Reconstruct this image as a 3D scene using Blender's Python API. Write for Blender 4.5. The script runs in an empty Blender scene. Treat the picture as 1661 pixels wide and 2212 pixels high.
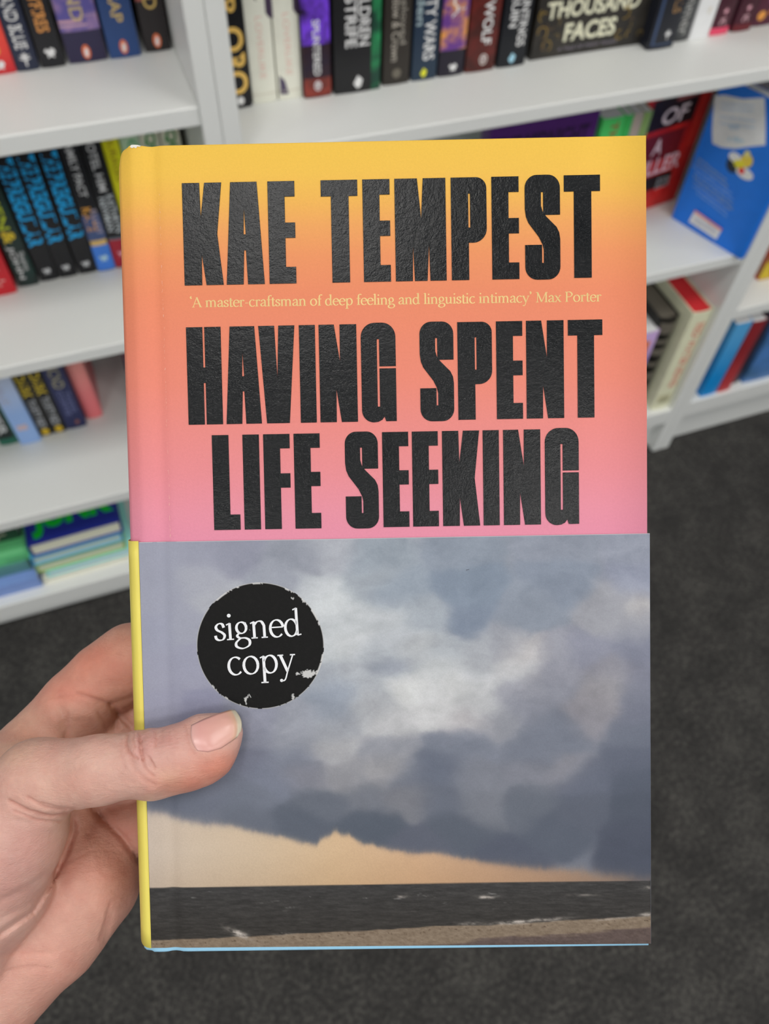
import bpy, math, random
import numpy as np
from mathutils import Matrix, Vector

# ------------------------------------------------------------------ scene, camera, light, exposure
S = bpy.context.scene
COL = S.collection
S.view_settings.view_transform = 'Standard'
S.view_settings.look = 'None'
S.view_settings.gamma = 1.0
S.view_settings.exposure = 0.0
S.view_settings.use_curve_mapping = False
S.cycles.max_bounces = 8
S.cycles.diffuse_bounces = 4
S.cycles.glossy_bounces = 3
S.cycles.transmission_bounces = 2
S.cycles.use_fast_gi = False
S.cycles.caustics_reflective = False
S.cycles.caustics_refractive = False
S.cycles.sample_clamp_indirect = 6.0

IW, IH, F = 1661.0, 2212.0, 1700.0
CAM = np.array([0.0, -0.8, 1.29])
CR = np.array([0.94192, -0.33471, 0.02764])      # camera right
CU = np.array([0.26008, 0.77900, 0.57053])       # camera up
CF = np.array([0.21249, 0.53021, -0.82081])      # camera forward
cd = bpy.data.cameras.new('camera')
cam = bpy.data.objects.new('camera', cd); COL.objects.link(cam)
M = Matrix.Identity(4)
for i in range(3):
    M[i][0], M[i][1], M[i][2], M[i][3] = CR[i], CU[i], -CF[i], CAM[i]
cam.matrix_world = M
cd.sensor_fit = 'HORIZONTAL'; cd.sensor_width = 36.0
cd.lens = F / IW * 36.0
cd.clip_start = 0.01; cd.clip_end = 50
cd.dof.use_dof = True
cd.dof.focus_distance = 0.2155
cd.dof.aperture_fstop = 19.0
S.camera = cam

w = bpy.data.worlds.new('world'); S.world = w; w.use_nodes = True
bg = w.node_tree.nodes['Background']
bg.inputs[0].default_value = (0.93, 0.96, 1.0, 1); bg.inputs[1].default_value = 0.43

CEIL = 2.75
LAMP = 6.75          # watts per ceiling panel
LIGHTS = [(-1.60, -0.92), (-0.35, -0.92), (0.90, -0.92), (2.15, -0.92),
          (-1.20, -2.12), (0.05, -2.12), (1.30, -2.12), (2.55, -2.12),
          (-1.60, -3.30), (-0.35, -3.30), (0.90, -3.30), (2.15, -3.30)]
for lx, ly in LIGHTS:
    l = bpy.data.lights.new('ceiling_lamp', 'AREA'); l.shape = 'SQUARE'; l.size = 0.56
    l.energy = LAMP; l.color = (1.0, 0.975, 0.945)
    o = bpy.data.objects.new('ceiling_lamp', l); COL.objects.link(o)
    o.location = (lx, ly, CEIL - 0.045)

# ------------------------------------------------------------------ helpers
def lin(c):
    if isinstance(c, str):
        c = c.lstrip('#'); c = [int(c[k:k+2], 16) for k in (0, 2, 4)]
    c = np.asarray(c, float) / 255.0
    return np.where(c <= 0.04045, c / 12.92, ((c + 0.055) / 1.055) ** 2.4)

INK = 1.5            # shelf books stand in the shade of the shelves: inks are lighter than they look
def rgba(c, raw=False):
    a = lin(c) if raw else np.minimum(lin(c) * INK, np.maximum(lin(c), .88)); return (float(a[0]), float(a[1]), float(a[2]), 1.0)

class NT:
    def __init__(s, name):
        s.m = bpy.data.materials.new(name); s.m.use_nodes = True
        s.t = s.m.node_tree; s.b = s.t.nodes['Principled BSDF']
    def n(s, typ, **kw):
        nd = s.t.nodes.new(typ)
        for k, v in kw.items(): setattr(nd, k, v)
        return nd
    def l(s, a, b): s.t.links.new(a, b)
    def noise(s, scale, detail=3, rough=0.55, coord='Object', dim=None):
        tc = s.n('ShaderNodeTexCoord'); nz = s.n('ShaderNodeTexNoise')
        nz.inputs['Scale'].default_value = scale; nz.inputs['Detail'].default_value = detail
        nz.inputs['Roughness'].default_value = rough
        if dim:
            mp = s.n('ShaderNodeMapping'); mp.inputs['Scale'].default_value = dim
            s.l(tc.outputs[coord], mp.inputs[0]); s.l(mp.outputs[0], nz.inputs['Vector'])
        else: s.l(tc.outputs[coord], nz.inputs['Vector'])
        return nz.outputs['Fac']
    def ramp(s, fac, stops, interp='LINEAR'):
        r = s.n('ShaderNodeValToRGB'); r.color_ramp.interpolation = interp
        e = r.color_ramp.elements
        while len(e) < len(stops): e.new(0.5)
        for k, (p, c) in enumerate(stops):
            e[k].position = p; e[k].color = c if len(c) == 4 else (*c, 1)
        s.l(fac, r.inputs[0]); return r.outputs[0]
    def bump(s, h, strength, dist):
        b = s.n('ShaderNodeBump'); b.inputs['Strength'].default_value = strength
        b.inputs['Distance'].default_value = dist
        s.l(h, b.inputs['Height']); s.l(b.outputs[0], s.b.inputs['Normal'])

MATS = {}
def plain(c, rough=0.5, spec=0.4, key=None):
    k = key or ('p', str(c), rough, spec, INK)
    if k in MATS: return MATS[k]
    t = NT('paint_' + str(len(MATS)))
    col = rgba(c)
    nz = t.noise(60, 2)
    d = tuple(x * 0.90 for x in col[:3]) + (1,)
    t.l(t.ramp(nz, [(0.3, d), (0.7, col)]), t.b.inputs['Base Color'])
    t.b.inputs['Roughness'].default_value = rough
    t.b.inputs['Specular IOR Level'].default_value = spec
    MATS[k] = t.m; return t.m

def cover_mat(c1, c2=None, mode=None, a=0.0, b=0.1, scale=25, rough=0.35):
    """printed cover: one ink, or two inks split by height (grad) or by a noise pattern (noise)"""
    k = ('c', str(c1), str(c2), mode, a, b, scale, INK)
    if k in MATS: return MATS[k]
    t = NT('cover_' + str(len(MATS)))
    if c2 is None:
        nz = t.noise(40, 2); c = rgba(c1)
        t.l(t.ramp(nz, [(0.3, tuple(x * .92 for x in c[:3])), (0.7, c)]), t.b.inputs['Base Color'])
    elif mode == 'noise':
        nz = t.noise(scale, 3, .6)
        t.l(t.ramp(nz, [(a, rgba(c1)), (b, rgba(c2))]), t.b.inputs['Base Color'])
    else:
        tc = t.n('ShaderNodeTexCoord'); sp = t.n('ShaderNodeSeparateXYZ'); t.l(tc.outputs['Object'], sp.inputs[0])
        mr = t.n('ShaderNodeMapRange'); mr.inputs['From Min'].default_value = a; mr.inputs['From Max'].default_value = b
        nz = t.noise(scale, 2); ad = t.n('ShaderNodeMath', operation='MULTIPLY_ADD')
        ad.inputs[1].default_value = 0.03; t.l(nz, ad.inputs[0]); t.l(sp.outputs['Z'], ad.inputs[2])
        t.l(ad.outputs[0], mr.inputs['Value'])
        t.l(t.ramp(mr.outputs[0], [(0, rgba(c1)), (1, rgba(c2))]), t.b.inputs['Base Color'])
    t.b.inputs['Roughness'].default_value = rough; t.b.inputs['Specular IOR Level'].default_value = 0.35
    MATS[k] = t.m; return t.m

def mesh_obj(name, verts, faces, mat, parent=None, smooth=False):
    me = bpy.data.meshes.new(name)
    me.from_pydata([tuple(map(float, v)) for v in verts], [], faces)
    me.update()
    if mat is not None: me.materials.append(mat)
    if smooth:
        me.polygons.foreach_set('use_smooth', [True] * len(me.polygons))
    o = bpy.data.objects.new(name, me); COL.objects.link(o)
    if parent is not None: o.parent = parent
    return o

def grid_mesh(name, P, mat, parent=None, smooth=True):
    """P: (a,b,3) array -> quad grid mesh, fast"""
    a, b = P.shape[:2]
    idx = np.arange(a * b).reshape(a, b)
    q = np.stack([idx[:-1, :-1], idx[1:, :-1], idx[1:, 1:], idx[:-1, 1:]], -1).reshape(-1, 4)
    return fast_mesh(name, P.reshape(-1, 3), q, mat, parent, smooth)

def fast_mesh(name, V, Q, mat, parent=None, smooth=True):
    me = bpy.data.meshes.new(name)
    me.vertices.add(len(V)); me.vertices.foreach_set('co', np.ascontiguousarray(V, dtype=np.float32).ravel())
    me.loops.add(Q.size); me.loops.foreach_set('vertex_index', Q.ravel().astype(np.int32))
    me.polygons.add(len(Q))
    me.polygons.foreach_set('loop_start', (np.arange(len(Q)) * Q.shape[1]).astype(np.int32))
    me.polygons.foreach_set('loop_total', np.full(len(Q), Q.shape[1], np.int32))
    me.update(calc_edges=True); me.validate()
    if smooth: me.polygons.foreach_set('use_smooth', np.ones(len(Q), bool))
    if mat is not None: me.materials.append(mat)
    o = bpy.data.objects.new(name, me); COL.objects.link(o)
    if parent is not None: o.parent = parent
    return o

class MB:
    def __init__(s): s.v = []; s.f = []
    def add(s, vs, fs):
        o = len(s.v); s.v += [tuple(x) for x in vs]; s.f += [tuple(i + o for i in f) for f in fs]; return s
    def box(s, x0, x1, y0, y1, z0, z1, bev=0.0):
        if bev <= 0:
            vs = [(x, y, z) for z in (z0, z1) for y in (y0, y1) for x in (x0, x1)]
            return s.add(vs, [(0, 2, 3, 1), (4, 5, 7, 6), (0, 1, 5, 4), (2, 6, 7, 3), (0, 4, 6, 2), (1, 3, 7, 5)])
        b = bev; vs = []; ids = {}
        for i, x in enumerate((x0, x1)):
            for j, y in enumerate((y0, y1)):
                for k, z in enumerate((z0, z1)):
                    sx, sy, sz = 1 - 2 * i, 1 - 2 * j, 1 - 2 * k
                    for ax in range(3):
                        p = [x + sx * b, y + sy * b, z + sz * b]; p[ax] = (x, y, z)[ax]
                        ids[i, j, k, ax] = len(vs); vs.append(tuple(p))
        g = lambda i, j, k, a: ids[i, j, k, a]
        fs = []
        for i in (0, 1): 
            q = [g(i, 0, 0, 0), g(i, 1, 0, 0), g(i, 1, 1, 0), g(i, 0, 1, 0)]; fs.append(q if i else q[::-1])
            q = [g(0, i, 0, 1), g(0, i, 1, 1), g(1, i, 1, 1), g(1, i, 0, 1)]; fs.append(q if i else q[::-1])
            q = [g(0, 0, i, 2), g(1, 0, i, 2), g(1, 1, i, 2), g(0, 1, i, 2)]; fs.append(q if i else q[::-1])
        for a in (0, 1):
            for c in (0, 1):
                fs.append((g(a, c, 0, 0), g(a, c, 1, 0), g(a, c, 1, 1), g(a, c, 0, 1)))
                fs.append((g(a, 0, c, 0), g(a, 1, c, 0), g(a, 1, c, 2), g(a, 0, c, 2)))
                fs.append((g(0, a, c, 1), g(1, a, c, 1), g(1, a, c, 2), g(0, a, c, 2)))
        for i in (0, 1):
            for j in (0, 1):
                for k in (0, 1): fs.append((g(i, j, k, 0), g(i, j, k, 1), g(i, j, k, 2)))
        return s.add(vs, fs)
    def prism(s, poly, z0, z1):
        n = len(poly)
        vs = [(x, y, z0) for x, y in poly] + [(x, y, z1) for x, y in poly]
        fs = [tuple(range(n))[::-1], tuple(range(n, 2 * n))] + [(i, (i + 1) % n, n + (i + 1) % n, n + i) for i in range(n)]
        return s.add(vs, fs)
    def build(s, name, mat, parent=None, smooth=False):
        o = mesh_obj(name, s.v, s.f, mat, parent, smooth)
        import bmesh
        bm = bmesh.new(); bm.from_mesh(o.data); bmesh.ops.recalc_face_normals(bm, faces=bm.faces); bm.to_mesh(o.data); bm.free()
        return o

def tag(o, label, cat, group=None):
    o['label'] = label; o['category'] = cat
    if group: o['group'] = group
    return o
def struct(o): o['kind'] = 'structure'; return o
def empty(name, loc=(0, 0, 0)):
    o = bpy.data.objects.new(name, None); COL.objects.link(o); o.location = loc
    o.empty_display_size = 0.02; return o

def text_mesh(s, bold=0.0, extr=0.0):
    """returns verts (n,3) & faces of a line of text, origin at left baseline, size 1"""
    cu = bpy.data.curves.new('t', 'FONT'); cu.body = s; cu.size = 1.0; cu.offset = bold; cu.extrude = extr
    cu.resolution_u = 4
    o = bpy.data.objects.new('t', cu); COL.objects.link(o)
    bpy.context.view_layer.update()
    me = o.to_mesh()
    v = np.array([x.co[:] for x in me.vertices]); f = [tuple(p.vertices) for p in me.polygons]
    o.to_mesh_clear(); bpy.data.objects.remove(o); bpy.data.curves.remove(cu)
    return v, f

def poly_mesh(loops, extr, bev=0.0):
    """filled outline (first loop outer, others holes) -> verts, faces via a 2D curve"""
    cu = bpy.data.curves.new('g', 'CURVE'); cu.dimensions = '2D'; cu.fill_mode = 'BOTH'
    cu.extrude = extr; cu.bevel_depth = bev; cu.bevel_resolution = 1
    for lp in loops:
        sp = cu.splines.new('POLY'); sp.points.add(len(lp) - 1); sp.use_cyclic_u = True
        for p, (x, y) in zip(sp.points, lp): p.co = (x, y, 0, 1)
    o = bpy.data.objects.new('g', cu); COL.objects.link(o); bpy.context.view_layer.update()
    me = o.to_mesh()
    v = np.array([x.co[:] for x in me.vertices]); f = [tuple(p.vertices) for p in me.polygons]
    o.to_mesh_clear(); bpy.data.objects.remove(o); bpy.data.curves.remove(cu)
    return v, f

# ------------------------------------------------------------------ room shell
def carpet_mat():
    t = NT('charcoal_carpet')
    n1 = t.noise(160, 5, .75); n2 = t.noise(14, 4, .6)
    mx = t.n('ShaderNodeMath', operation='MULTIPLY_ADD'); mx.inputs[1].default_value = 0.35; t.l(n2, mx.inputs[0]); t.l(n1, mx.inputs[2])
    t.l(t.ramp(mx.outputs[0], [(0.42, rgba('212120', True)), (0.66, rgba('3d3c3b', True)), (0.9, rgba('66645f', True))]), t.b.inputs['Base Color'])
    t.b.inputs['Roughness'].default_value = 0.95; t.b.inputs['Specular IOR Level'].default_value = 0.1
    t.bump(t.noise(300, 3, .7), 0.8, 0.004)
    return t.m
def white_mat(name, c, rough=0.42):
    t = NT(name); nz = t.noise(5, 3)
    col = rgba(c, True)
    t.l(t.ramp(nz, [(0.3, tuple(x * .97 for x in col[:3])), (0.7, col)]), t.b.inputs['Base Color'])
    t.b.inputs['Roughness'].default_value = rough; t.b.inputs['Specular IOR Level'].default_value = 0.4
    t.bump(t.noise(350, 2), 0.03, 0.0005)
    return t.m
CARPET = carpet_mat(); LAM = white_mat('white_laminate', 'e9ebe8'); WALL = white_mat('wall_paint', 'dcdcd8', .8)
struct(MB().box(-4, 4, -4.5, 0.5, -0.05, 0.0).build('floor', CARPET))
struct(MB().box(-4, 4, 0.36, 0.46, 0, CEIL).build('wall_back', WALL))
struct(MB().box(-4, 4, -4.5, 0.5, CEIL, CEIL + 0.08).build('ceiling', white_mat('ceiling_tile', 'e6e6e2', .9)))
def emit_mat():
    t = NT('light_diffuser'); t.b.inputs['Base Color'].default_value = (.9, .9, .9, 1)
    t.b.inputs['Emission Color'].default_value = (1, .97, .93, 1); t.b.inputs['Emission Strength'].default_value = 2.3
    return t.m
EM = emit_mat()
for k, (lx, ly) in enumerate(LIGHTS):
    pl = ['front', 'middle', 'rear'][k // 4] + ' row, ' + ['leftmost', 'second from the left', 'third from the left', 'rightmost'][k % 4]
    t = empty('ceiling_light', (lx, ly, CEIL))
    tag(t, 'square white ceiling light panel in the ' + pl, 'ceiling light', 'ceiling lights')
    fr = MB()
    for a, b, c, d in ((-.3, .3, -.3, -.28), (-.3, .3, .28, .3), (-.3, -.28, -.28, .28), (.28, .3, -.28, .28)): fr.box(a, b, c, d, -.04, 0)
    fr.build('frame', LAM, t)
    MB().box(-.28, .28, -.28, .28, -.03, -.01).build('diffuser', EM, t)

# ------------------------------------------------------------------ bookcases
def bookcase(x0, x1, tops, label, base_top, foot=True):
    """one white bookcase: two sides, shelves, back panel, plinth"""
    t = empty('bookcase', ((x0 + x1) / 2, 0, 0)); tag(t, label, 'bookcase', 'white bookcases')
    cx = (x0 + x1) / 2; D = 0.32; th = 0.0195
    for sx in (x0, x1 - th):
        m = MB(); m.box(sx - cx, sx + th - cx, 0.0, D, 0.0, 2.05, 0.0012); m.build('side_panel', LAM, t)
    for z, tk in tops:
        MB().box(x0 + th - cx, x1 - th - cx, 0.004, D - .006, z - tk, z, 0.0012).build('shelf', LAM, t)
    MB().box(x0 + th - cx, x1 - th - cx, 0.0, D - .006, base_top - 0.04, base_top, 0.0012).build('bottom_shelf', LAM, t)
    MB().box(x0 + th - cx, x1 - th - cx, 0.022, 0.038, 0.0, base_top - 0.04, 0.001).build('plinth', LAM, t)
    MB().box(x0 + th - cx, x1 - th - cx, D - .006, D, 0.0, 2.05).build('back_panel', LAM, t)
    MB().box(x0 + th - cx, x1 - th - cx, 0.004, D - .006, 2.03, 2.05).build('top_panel', LAM, t)
    return t
bookcase(-0.735, 0.1180, [(.8655, .020), (.588, .018), (.298, .021), (1.15, .02), (1.45, .02), (1.75, .02)], 'white bookcase on the left, its lowest shelf holding flat stacks of books', .084)
bookcase(0.1185, 0.9480, [(.806, .018), (.502, .020), (1.12, .02), (1.42, .02), (1.73, .02)], 'white bookcase in the middle behind the held book', .132)
bookcase(0.9485, 1.7700, [(.372, .022), (.66, .02), (.95, .02), (1.25, .02), (1.55, .02)], 'white bookcase at the right edge of the picture', .140)

# ------------------------------------------------------------------ shelf books
PAGES = {}
def page_mat(c='efe6d2'):
    if c in PAGES: return PAGES[c]
    t = NT('page_edges'); nz = t.noise(1, 2, .5, dim=(900, 900, 12))
    col = rgba(c)
    t.l(t.ramp(nz, [(0.35, tuple(x * .82 for x in col[:3])), (0.65, col)]), t.b.inputs['Base Color'])
    t.b.inputs['Roughness'].default_value = 0.8; PAGES[c] = t.m; return t.m

def arc_y(x, w, sag):
    u = np.clip(np.abs(x) / (w / 2), 0, 1)
    return sag * u * u            # spine front bulges to y=0 at the middle, sag at the joints

class Book:
    """upright book: spine faces -y at y=0, boards run to +y; origin at the foot of the spine"""
    def __init__(s, w, h, d, cover, label, group, pages='efe6d2', hard=False, sag=0.0015, name='book'):
        s.w, s.h, s.d, s.sag = w, h, d, sag
        s.t = empty(name); tag(s.t, label, 'book', group)
        k = 8; xs = np.linspace(-w / 2, w / 2, k + 1); tk = 0.0022 if hard else 0.0008
        outer = [(x, arc_y(x, w, sag)) for x in xs]
        inner = [(x * (w - 2 * tk) / w, y + tk) for x, y in outer]
        poly = [(-w / 2, d)] + outer + [(w / 2, d), (w / 2 - tk, d)] + inner[::-1] + [(-w / 2 + tk, d)]
        # strip-built U section so that no concave n-gon is needed
        O = [(-w / 2, d)] + outer + [(w / 2, d)]; I = [(-w / 2 + tk, d)] + inner + [(w / 2 - tk, d)]
        n = len(O); vs = []
        for z in (0, h): vs += [(x, y, z) for x, y in O] + [(x, y, z) for x, y in I]
        fs = []
        for i in range(n - 1):
            fs += [(i, i + 1, 2 * n + i + 1, 2 * n + i), (n + i + 1, n + i, 3 * n + i, 3 * n + i + 1),
                   (i + 1, i, n + i, n + i + 1), (2 * n + i, 2 * n + i + 1, 3 * n + i + 1, 3 * n + i)]
        fs += [(0, 2 * n, 3 * n, n), (n - 1, 2 * n - 1, 4 * n - 1, 3 * n - 1)]
        MB().add(vs, fs).build('cover', cover, s.t)
        ins = 0.003 if hard else 0.0006
        MB().box(-w / 2 + tk, w / 2 - tk, sag + tk + .0005, d - (0.004 if hard else 0.0004), ins, h - ins).build('page_block', page_mat(pages), s.t)
        s.eps = 0.0002
    def put(s, name, P, faces, mat):
        """P: (n,2) points on the spine (x,z) -> wrapped on the spine"""
        s.eps += 0.00006
        v = [(x, float(arc_y(x, s.w, s.sag)) - s.eps, z) for x, z in P]
        return mesh_obj(name, v, faces, mat, s.t)
    def text(s, txt, z_top, z_bot, frac=.55, xo=0.0, col='ffffff', bold=0.015, mat=None, name='title_lettering', up=False):
        """spine lettering running down the spine between two heights (mm)"""
        v, f = text_mesh(txt, bold)
        lo, hi = v.min(0), v.max(0)
        L = (z_top - z_bot) / 1000.0; cw = s.w * frac
        a = (v[:, 0] - lo[0]) / (hi[0] - lo[0]) * L; b = ((v[:, 1] - lo[1]) / (hi[1] - lo[1]) - .5) * cw
        P = np.stack([b + xo * s.w, z_top / 1000.0 - a], 1)
        s.put(name, P, f, mat or plain(col, .4)); return s
    def band(s, z0, z1, col, x0=-.5, x1=.5, name='spine_panel', mat=None):
        xs = np.linspace(x0, x1, 9) * s.w * .998
        P = [(x, z / 1000.0) for z in (z0, z1) for x in xs]
        s.put(name, P, [(i, i + 1, 10 + i, 9 + i) for i in range(8)], mat or plain(col, .4)); return s
    def oval(s, z, rx, rz, col, xo=0.0, name='emblem'):
        n = 24; P = [(xo * s.w + rx / 1000 * math.cos(2 * math.pi * i / n), (z + rz * math.sin(2 * math.pi * i / n)) / 1000) for i in range(n)]
        s.put(name, P, [tuple(range(n))], plain(col, .4)); return s
    def shape(s, pts, z, sc, col, xo=0.0, name='emblem'):
        P = [(xo * s.w + x * sc / 1000, (z + y * sc) / 1000) for x, y in pts]
        v, f = poly_mesh([P], 0)
        s.put(name, v[:, :2], f, plain(col, .4)); return s
    def side(s, name, P, faces, mat, which=1):
        """points (s from the spine, z) in metres laid on the front (+1) or back (-1) board"""
        s.eps += 0.0001
        v = [(which * (s.w / 2 + s.eps), a, z) for a, z in P]
        if which < 0: faces = [f[::-1] for f in faces]
        return mesh_obj(name, v, faces, mat, s.t)
    def side_text(s, txt, a0, a1, z0, z1, col, which=1, bold=.01, shear=0.0, name='cover_lettering', curve=0.0):
        v, f = text_mesh(txt, bold); lo, hi = v.min(0), v.max(0)
        q = (v[:, 0] - lo[0]) / (hi[0] - lo[0]); r = (v[:, 1] - lo[1]) / (hi[1] - lo[1])
        z = z0 + r * (z1 - z0) + shear * (q - .5) - curve * (1 - (2 * q - 1) ** 2)
        a = a0 + q * (a1 - a0)
        s.side(name, np.stack([a, z], 1), f, plain(col, .4), which); return s
    def place(s, x, y, z, yaw=0.0, lean=0.0, mat=None):
        if mat is not None: s.t.matrix_world = mat
        else:
            s.t.location = (x, y, z + .0004); s.t.rotation_euler = (0, math.radians(lean), math.radians(yaw))
        return s

LEAF = [(-.1, -1), (.1, -1), (.12, -.2), (.9, .1), (.3, .2), (.8, .6), (.22, .45), (.35, .95), (.08, .6), (0, 1.1), (-.08, .6), (-.35, .95), (-.22, .45), (-.8, .6), (-.3, .2), (-.9, .1), (-.12, -.2)]
BIRD = [(0, 1), (.45, .6), (.4, -.5), (.15, -1), (-.25, -1), (-.45, -.3), (-.3, .55)]
KNOT = [(-.9, .3), (-.5, .7), (-.1, .3), (.2, .75), (.7, .6), (.9, .0), (.5, -.3), (.6, -.8), (.0, -.5), (-.5, -.8), (-.4, -.2)]
KITE = [(0, 1), (.8, .3), (.5, -.7), (-.1, -1), (-.7, -.2)]
def penguin(b, z):
    b.oval(z, 4.2, 7.2, 'd9683f', name='oval_emblem'); b.shape(BIRD, z - .3, 4.6, 'f2efe9', name='bird_emblem')

GA = 'books on the upper left shelf'; yA = .124; zA = .8655
Book(.028, .198, .13, cover_mat('a8232c', 'cf4036', 'grad', .01, .05), 'red paperback with an orange and white emblem on the upper shelf', GA).text('REVELS', 110, 40, .5, col='e8d8c8').oval(24, 5, 6, 'd98a3a').shape(KNOT, 9, 6, 'f0e6e0').place(-.0815, yA, zA)
Book(.0225, .198, .13, cover_mat('23283a'), 'navy paperback with the white spine lettering AND BLUE and a white leaf emblem', GA).text('RED AND BLUE', 92, 21.5, .55, col='e9eaee').shape(LEAF, 11.5, 7, 'dfe2ea').place(-.0553, yA, zA)
Book(.0245, .198, .13, cover_mat('1c1c1f'), 'black paperback with orange spine lettering and a white knot emblem', GA).text('WAYFIRES', 90, 34.5, .5, col='c98a4a').shape(KNOT, 14.5, 6.3, 'e3e3e3').place(-.0295, yA, zA)
b = Book(.0395, .210, .135, cover_mat('2b2740'), 'thick dark purple paperback with a pink sunset band and an orange oval emblem', GA)
b.band(31, 205, '4b437c', mat=cover_mat('514a86', '8d7196', 'noise', .45, .62, 30)).band(39.5, 42, 'b9929a', -.5, .1).band(35.5, 37.5, 'b08f9d', -.5, .2).band(44, 45.5, '8f7898', .0, .5)
b.text('ISLAND', 106, 40.5, .34, col='a8966e'); penguin(b, 10.5); b.place(.0065, yA + .001, zA)
b = Book(.0325, .205, .13, cover_mat('27406e', '2b3555', 'grad', .02, .2), 'navy blue paperback with gold spine lettering and an orange oval emblem', GA)
b.text('THE GAP', 105, 35, .36, col='b39a62'); penguin(b, 11); b.place(.0455, yA, zA)
b = Book(.0275, .200, .13, cover_mat('242021'), 'black paperback with gold lettering and an orange oval emblem, last before the white upright', GA)
b.text('WILD', 88, 42, .5, col='b59a5a').band(50, 70, '8a4a44', -.5, -.25); penguin(b, 11); b.place(.0815, yA + .004, zA)

GM = 'books on the upper middle shelf'; yM = .099; zM = .806
Book(.0310, .215, .14, cover_mat('131316'), 'black paperback with huge gold letters, right against the white upright', GM).text('ORO', 87, 16, .78, .06, col='c9a455', bold=.03).text('CHOIR', 200, 96, .6, col='c9a455').oval(8.5, 4, 4.5, 'cfcfcf', .1).place(.156, yM, zM)
for i, xx in enumerate((.1885, .219)):
    b = Book(.0285, .198, .13, cover_mat('d6cdbd'), ['cream paperback with a dark purple corner at the top, left of its twin', 'cream paperback with a dark purple patch low down, right of its twin'][i], GM)
    b.text('LOVERLIKE', 92, 27, .24, col='d5a9a0', bold=0)
    b.shape([(-.2, 1), (1, 1), (1, -.35), (.75, -.3)], 94, 17, '3d3044', name='spine_patch')
    b.band(9.5, 10.3, 'b3ab9e')
    if i: b.shape([(-1, -1), (-.2, -1), (-.5, .3), (-1, .8)], 18, 12, '4a4258', name='spine_patch')
    b.place(xx, yM + .004, zM)
b = Book(.0325, .205, .14, cover_mat('201626', '2a1a22', 'noise', .4, .6, 40), 'dark paperback with purple top, reddish foot and white lettering, beside the cream pair', GM)
b.band(58, 204, '5a2fa8', mat=cover_mat('25163a', '6a3cc4', 'noise', .38, .55, 30)).band(1, 22, '6e2a24', mat=cover_mat('7a3128', '41221f', 'noise', .4, .65, 50))
b.text('SPLINTERED', 84, 25, .26, col='ddd9e0').oval(13.4, 4.3, 5.6, 'c9c2c6', name='emblem').oval(13.4, 3.2, 4.3, '50252a', name='emblem').text('B', 16.4, 10.4, .14, col='d9d2d6').place(.2505, yM - .002, zM)
b = Book(.0560, .216, .15, cover_mat('1b1b1d'), 'very thick black paperback with two columns of white lettering', GM)
b.band(0, 216, '1f4a3a', .30, .5, mat=cover_mat('17382c', '2f9a5c', 'noise', .45, .75, 22))
b.text('CHILDREN', 126, 51.5, .24, .14, 'dcdcde').text('OF STRIFE', 134, 51, .24, -.14, 'dcdcde').shape(KITE, 12, 7.5, 'dadada', .0).place(.2985, yM - .004, zM)
Book(.0330, .198, .13, cover_mat('2b2723'), 'dark brown paperback with grey script lettering and a round grey emblem', GM).text('Shadow & Crown', 110, 27, .30, -.08, '9d978d', bold=.005).text('beloved', 100, 45, .24, .2, '8d887f', bold=0).oval(13, 5.5, 5.5, '5f5a50').place(.3485, yM, zM)
Book(.0315, .198, .13, cover_mat('22303f', '1e2a3c', 'grad', .02, .1), 'dark slate paperback with silver lettering and a yellow emblem', GM).text('CITY WARS', 104, 23, .45, .12, 'c9ced4').text('hidden', 120, 62, .3, -.28, '8fa0a5').shape(KITE, 9, 5.5, 'd8cf2e', -.05).place(.3845, yM, zM)
b = Book(.0325, .198, .13, cover_mat('1e1b26'), 'dark paperback with a purple and orange picture on its spine and a white emblem', GM)
b.band(30, 198, '6a4a8a', mat=cover_mat('5a3478', 'c9893e', 'noise', .45, .65, 45)).text('SOLA', 124, 66, .5, .1, 'e6e0e2').shape(KNOT, 10, 6, 'dddddd', .05).place(.4195, yM, zM)
b = Book(.0385, .203, .135, cover_mat('3a1a17', '571f1b', 'noise', .4, .6, 30), 'dark red paperback with white spine lettering and a round white emblem', GM)
b.text('SHE WOLF', 112, 31, .34, .1, 'e3dcd8').oval(14, 5, 6.2, 'cfc5c0', .08).oval(14, 3.8, 4.8, '5a201c', .08).text('B', 17, 11, .1, .08, 'd9d2ce').place(.4580, yM, zM)
b = Book(.0370, .203, .135, cover_mat('15171c'), 'black paperback with a pale blue emblem, just left of the face-out book', GM)
b.text('HUNTINGS', 90, 23.5, .30, .22, 'dadde0').text('OF RUIN', 108, 46, .28, -.14, 'd2d5da').shape(KITE, 10.5, 6.2, '8fb8d2', -.02).place(.5005, yM, zM)
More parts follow.
